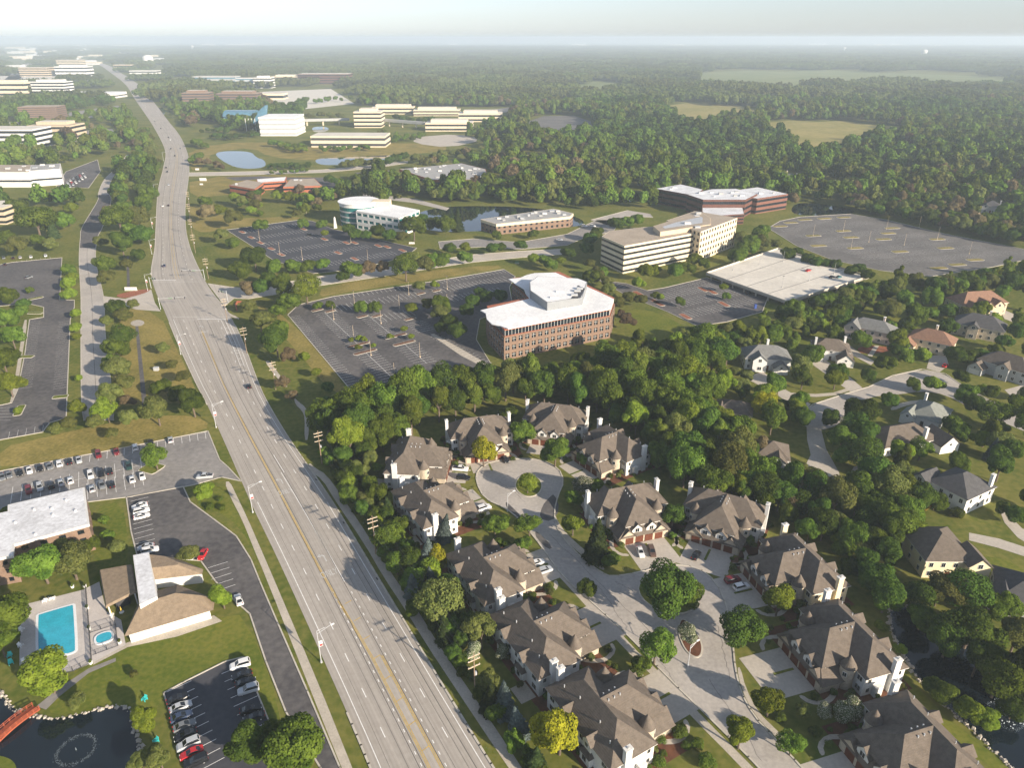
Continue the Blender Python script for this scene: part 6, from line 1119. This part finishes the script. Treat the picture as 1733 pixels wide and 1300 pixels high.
def fence(pts, label, h=1.5):
    t = thing('metal_fence', label, 'fence', G(*pts[0])); o0 = t.location
    for a, c in zip(pts, pts[1:]):
        p, q = G(*a) - o0, G(*c) - o0; e = (q - p).normalized(); L = (q - p).length
        for zz in (.15, h): MB().tube(p + Vector((0, 0, zz)), q + Vector((0, 0, zz)), .035, 5).build('rail', MATS['dark_metal'], t)
        pk = MB()
        for k in range(int(L / .25)): w = p + e * k * .25; pk.box(w.x - .012, w.x + .012, w.y - .012, w.y + .012, .1, h)
        tag(pk.build('picket', MATS['dark_metal'], t), kind='stuff')
        for k in range(int(L / 2.4) + 1): w = p + e * min(L, k * 2.4); MB().box(w.x - .05, w.x + .05, w.y - .05, w.y + .05, 0, h + .1).build('post', MATS['dark_metal'], t)
fence([(146, 997), (151, 1058), (156, 1122)], 'black metal fence between swimming pool and spa terrace'); fence([(153, 1072), (196, 1058), (200, 1094), (157, 1110)], 'black metal fence around the small spa'); fence([(156, 1122), (124, 1137), (34, 1156)], 'black metal fence along the lawn side of the pool')
def lathe_obj(name, prof, m, loc, label, cat, group):
    b = MB()
    for (r0, z0), (r1, z1) in zip(prof, prof[1:]): b.cyl(0, 0, r0, z0, z1, 12, r1)
    o = b.build(name, MATS[m]); o.location = loc; tag(o, label, cat, group); return o
for x, y in ((123, 995), (144, 994), (148, 1031), (151, 1066), (154, 1124), (203, 1089), (38, 1028)):
    t = thing('planter', 'white planter with a small palm along the pool fence', 'planter', G(x, y), 0, 'white planters by the pool'); MB().cyl(0, 0, .35, 0, .7, 10, .5).build('pot', MATS['lamp_white'], t); link('plant', LO['s'][0], t, (0, 0, .6)).scale = (.5, .5, .9)
def chair(name, m, label, x, y, yaw, group):
    t = thing(name, label, 'chair', G(x, y), yaw, group); M_ = MATS[m]
    MB().solid([(-.32, -.4, .36), (.32, -.4, .3), (.32, .4, .3), (-.32, .4, .36)], [(-.32, -.4, .42), (.32, -.4, .36), (.32, .4, .36), (-.32, .4, .42)]).build('seat', M_, t)
    for k in range(5): MB().solid([(.26, -.38 + k * .16, .3), (.32, -.38 + k * .16, .3), (.32, -.26 + k * .16, .3), (.26, -.26 + k * .16, .3)], [(.6, -.42 + k * .17, 1.15), (.66, -.42 + k * .17, 1.15), (.66, -.29 + k * .17, 1.15), (.6, -.29 + k * .17, 1.15)]).build('back_slat', M_, t)
    for s in (-.46, .46): MB().box(-.45, .5, s - .07, s + .07, .58, .62).build('armrest', M_, t); MB().box(-.42, -.32, s - .05, s + .05, 0, .58).build('leg', M_, t); MB().box(.36, .46, s - .05, s + .05, 0, .58).build('leg', M_, t)
for x, y, a in ((17, 1112, 2), (19, 1124, 2.3), (245, 1186, 1.2), (264, 1257, 1), (266, 1268, .6)): chair('garden_chair', 'turquoise', 'turquoise slatted garden chair on the grass by the pond', x, y, a, 'turquoise garden chairs')
for x, y, a in ((76, 1019, -1.2), (79, 1016, -1.2), (88, 1015, -1.2), (90, 1014, -1.2), (45, 1045, 2.8), (38, 1068, 2.9), (36, 1095, 3), (42, 1122, 2.6)): chair('pool_chair', 'lamp_white', 'white slatted lounge chair on the pool terrace', x, y, a, 'white pool chairs')
for x, y in ((190, 1044), (207, 1040)):
    t = thing('patio_umbrella', 'closed pale umbrella over a small table before the pavilion', 'umbrella', G(x, y), 0, 'closed patio umbrellas'); MB().cyl(0, 0, .04, 0, 2.6, 6).build('pole', MATS['metal'], t); MB().cyl(0, 0, .22, 1.2, 2.6, 10, .05).build('canopy', MATS['yellow_paint'], t); MB().cyl(0, 0, .6, .7, .75, 16).build('table_top', MATS['lamp_white'], t)
# footbridge
br = thing('footbridge', 'red arched wooden footbridge with railings over the pond', 'bridge', G(30, 1222)); o0 = br.location; a, c = G(62, 1200) - o0, G(-14, 1262) - o0; e = (c - a).normalized(); nn = Vector((-e.y, e.x, 0)); L = (c - a).length; n = int(L / .32)
zz = lambda t:   .35 + .55 * math.sin(math.pi * t)
for k in range(n):
    t = (k + .5) / n; p = a.lerp(c, t); MB().obox(p, e, nn, .14, 1.1, zz(t), zz(t) + .07).build('plank', MATS['bridge_red'], br)
for s in (-1.1, 1.1):
    for off in (.55, 1.0, -.12):
        rl_ = MB()
        for k in range(12): p, q = a.lerp(c, k / 12) + nn * s, a.lerp(c, (k + 1) / 12) + nn * s; p.z, q.z = zz(k / 12) + off, zz((k + 1) / 12) + off; rl_.tube(p, q, .07 if off > 0 else .16, 5)
        rl_.build('railing' if off > 0 else 'beam', MATS['bridge_red'], br)
    for k in range(9): t = k / 8; p = a.lerp(c, t) + nn * s; MB().box(p.x - .07, p.x + .07, p.y - .07, p.y + .07, zz(t) - .2, zz(t) + 1.1).build('post', MATS['bridge_red'], br)
sheet('pond_path', [(62, 1196), (78, 1202), (100, 1180), (150, 1140), (196, 1120), (196, 1114), (150, 1132), (100, 1165)], .03, MATS['worn_asphalt'])
mat('foam', (.16, .19, .21), .5, .2, 2)
def fountain(x, y, r, h, label):
    t = thing('fountain', label, 'fountain', G(x, y)); f = MB(); g = random.Random(int(x))
    for k in range(420): a = g.uniform(0, 6.28); q = r * (1 + g.gauss(0, .07)); s = g.uniform(.02, .06); f.box(q * math.cos(a) - s, q * math.cos(a) + s, q * math.sin(a) - s, q * math.sin(a) + s, .04, .07)
    tag(f.build('ripple_ring', MATS['foam'], t), kind='stuff'); j = MB()
    for k in range(260):
        a = g.uniform(0, 6.28); u = g.random(); q = r * u; zq = h * 4 * u * (1 - u) * (.6 + .4 * g.random()) + .05; s = g.uniform(.02, .05) * (1 + h * .3); j.box(q * math.cos(a) - s, q * math.cos(a) + s, q * math.sin(a) - s, q * math.sin(a) + s, zq, zq + s * 2)
    if h > .8: mat('spray', (.55, .6, .63), .5, .2, 2); tag(j.build('spray', MATS['spray'], t), kind='stuff')
    MB().cyl(0, 0, .12, 0, .5 + h * .4, 8, .05).build('jet', MATS['foam'], t)
fountain(129, 1270, 3.6, .5, 'small fountain ring in the pond by the footbridge'); fountain(1700, 1212, 3.6, 3.2, 'spraying fountain in the canal behind the townhouses')
# signs and small things
def monument_sign(x, y, w, h, m, label, yaw=0): t = thing('monument_sign', label, 'sign', G(x, y), yaw); MB().box(-w / 2, w / 2, -.3, .3, .5, h).build('panel', MATS[m], t); MB().box(-w / 2 - .2, w / 2 + .2, -.45, .45, 0, .5).build('base', MATS['rock'], t)
monument_sign(222, 492, 7, 2.2, 'white_wall', 'white entrance sign behind the red flower bed'); monument_sign(344, 306, 7, 3, 'white_wall', 'white and red roadside sign on the office lawn'); monument_sign(341, 313, 3, 1.6, 'white_wall', 'small white sign below the roadside office sign'); monument_sign(697, 413, 4, 1.4, 'white_wall', 'low white sign at the teal office drive'); monument_sign(334, 288, 4, 2.2, 'white_wall', 'white sign beside the pond drive'); monument_sign(875, 446, 2.5, 1.4, 'green_plastic', 'green utility box sign beside the campus road')
def garden_wall(pts, label, m='red_brick', h=1.1):
    mb = MB(); r = [G(*p) for p in pts]
    for a, c in zip(r, r[1:]): mb.obox((a + c) / 2, (c - a).normalized(), Vector((-(c - a).y, (c - a).x, 0)).normalized(), (c - a).length / 2 + .15, .25, 0, h)
    tag(mb.build('garden_wall', MATS[m]), label, 'wall')
garden_wall([(412, 513), (402, 512), (399, 518), (401, 526)], 'curved brick entrance wall beside the junction')
for x, y, lab in ((265, 627, 'pale green utility cabinet on the mown lawn'), (291, 618, 'small grey utility cabinet near the lawn tree')): o = MB().box(-1, 1, -.7, .7, 0, 1.5).box(-1.1, 1.1, -.8, .8, 1.5, 1.6).build('utility_cabinet', MATS['metal']); o.location = G(x, y); tag(o, lab, 'cabinet')
o = MB().box(-.6, .6, -.6, .6, 0, 2.2).box(-.65, .65, -.65, .65, 2.2, 2.35).build('portable_toilet', MATS['sign_blue']); o.location = G(1278, 522); tag(o, 'blue portable toilet at the end of the garage lot', 'toilet')
ps = thing('play_set', 'colourful garden play set with pink roof and yellow slide', 'play set', G(1578, 860), .4)
for sx in (-1, 1):
    for sy in (-1, 1): MB().box(sx - .08, sx + .08, sy - .08, sy + .08, 0, 2.6).build('post', MATS['wood_pole'], ps)
mat('pink', (.7, .1, .3), .7, .1, 1); MB().hip(-1.3, 1.3, -1.3, 1.3, 2.6, 3.5).build('roof', MATS['pink'], ps); MB().box(-1, 1, -1, 1, 1.3, 1.4).build('platform', MATS['wood_pole'], ps); MB().solid([(-3.4, -.4, .1), (-1, -.4, 1.3), (-1, .4, 1.3), (-3.4, .4, .1)], [(-3.4, -.4, .2), (-1, -.4, 1.45), (-1, .4, 1.45), (-3.4, .4, .2)]).build('slide', MATS['yellow_paint'], ps); MB().tube((1, 0, 2.4), (4.2, 0, 2.4), .07).tube((4.2, -1, 0), (4.2, 0, 2.4), .07).tube((4.2, 1, 0), (4.2, 0, 2.4), .07).build('swing_frame', MATS['turquoise'], ps)
for x, y, sd in ((859, 866, 0), (1164, 1128, 0)): street_lamp(x, y, 6.5, 2.2, .6, False, 'short street lamp standing at the court street', 'court street lamps')
for x, y in ((100, 440), (600, 640), (1598, 636)): pass
# ================================================================ haze
hz = MB().box(-15000, 15000, -2400, 19000, -1, 150).build('haze', None); tag(hz, 'thin pale summer haze over the whole landscape', 'haze', kind='stuff')
hm = bpy.data.materials.new('haze'); hm.use_nodes = True; n, l = hm.node_tree.nodes, hm.node_tree.links; n.clear(); o = n.new('ShaderNodeOutputMaterial'); v = n.new('ShaderNodeVolumePrincipled')
v.inputs['Color'].default_value = (.75, .87, 1, 1); v.inputs['Density'].default_value = .00015; v.inputs['Anisotropy'].default_value = 0.08; l.new(v.outputs[0], o.inputs['Volume']); hz.data.materials.append(hm)
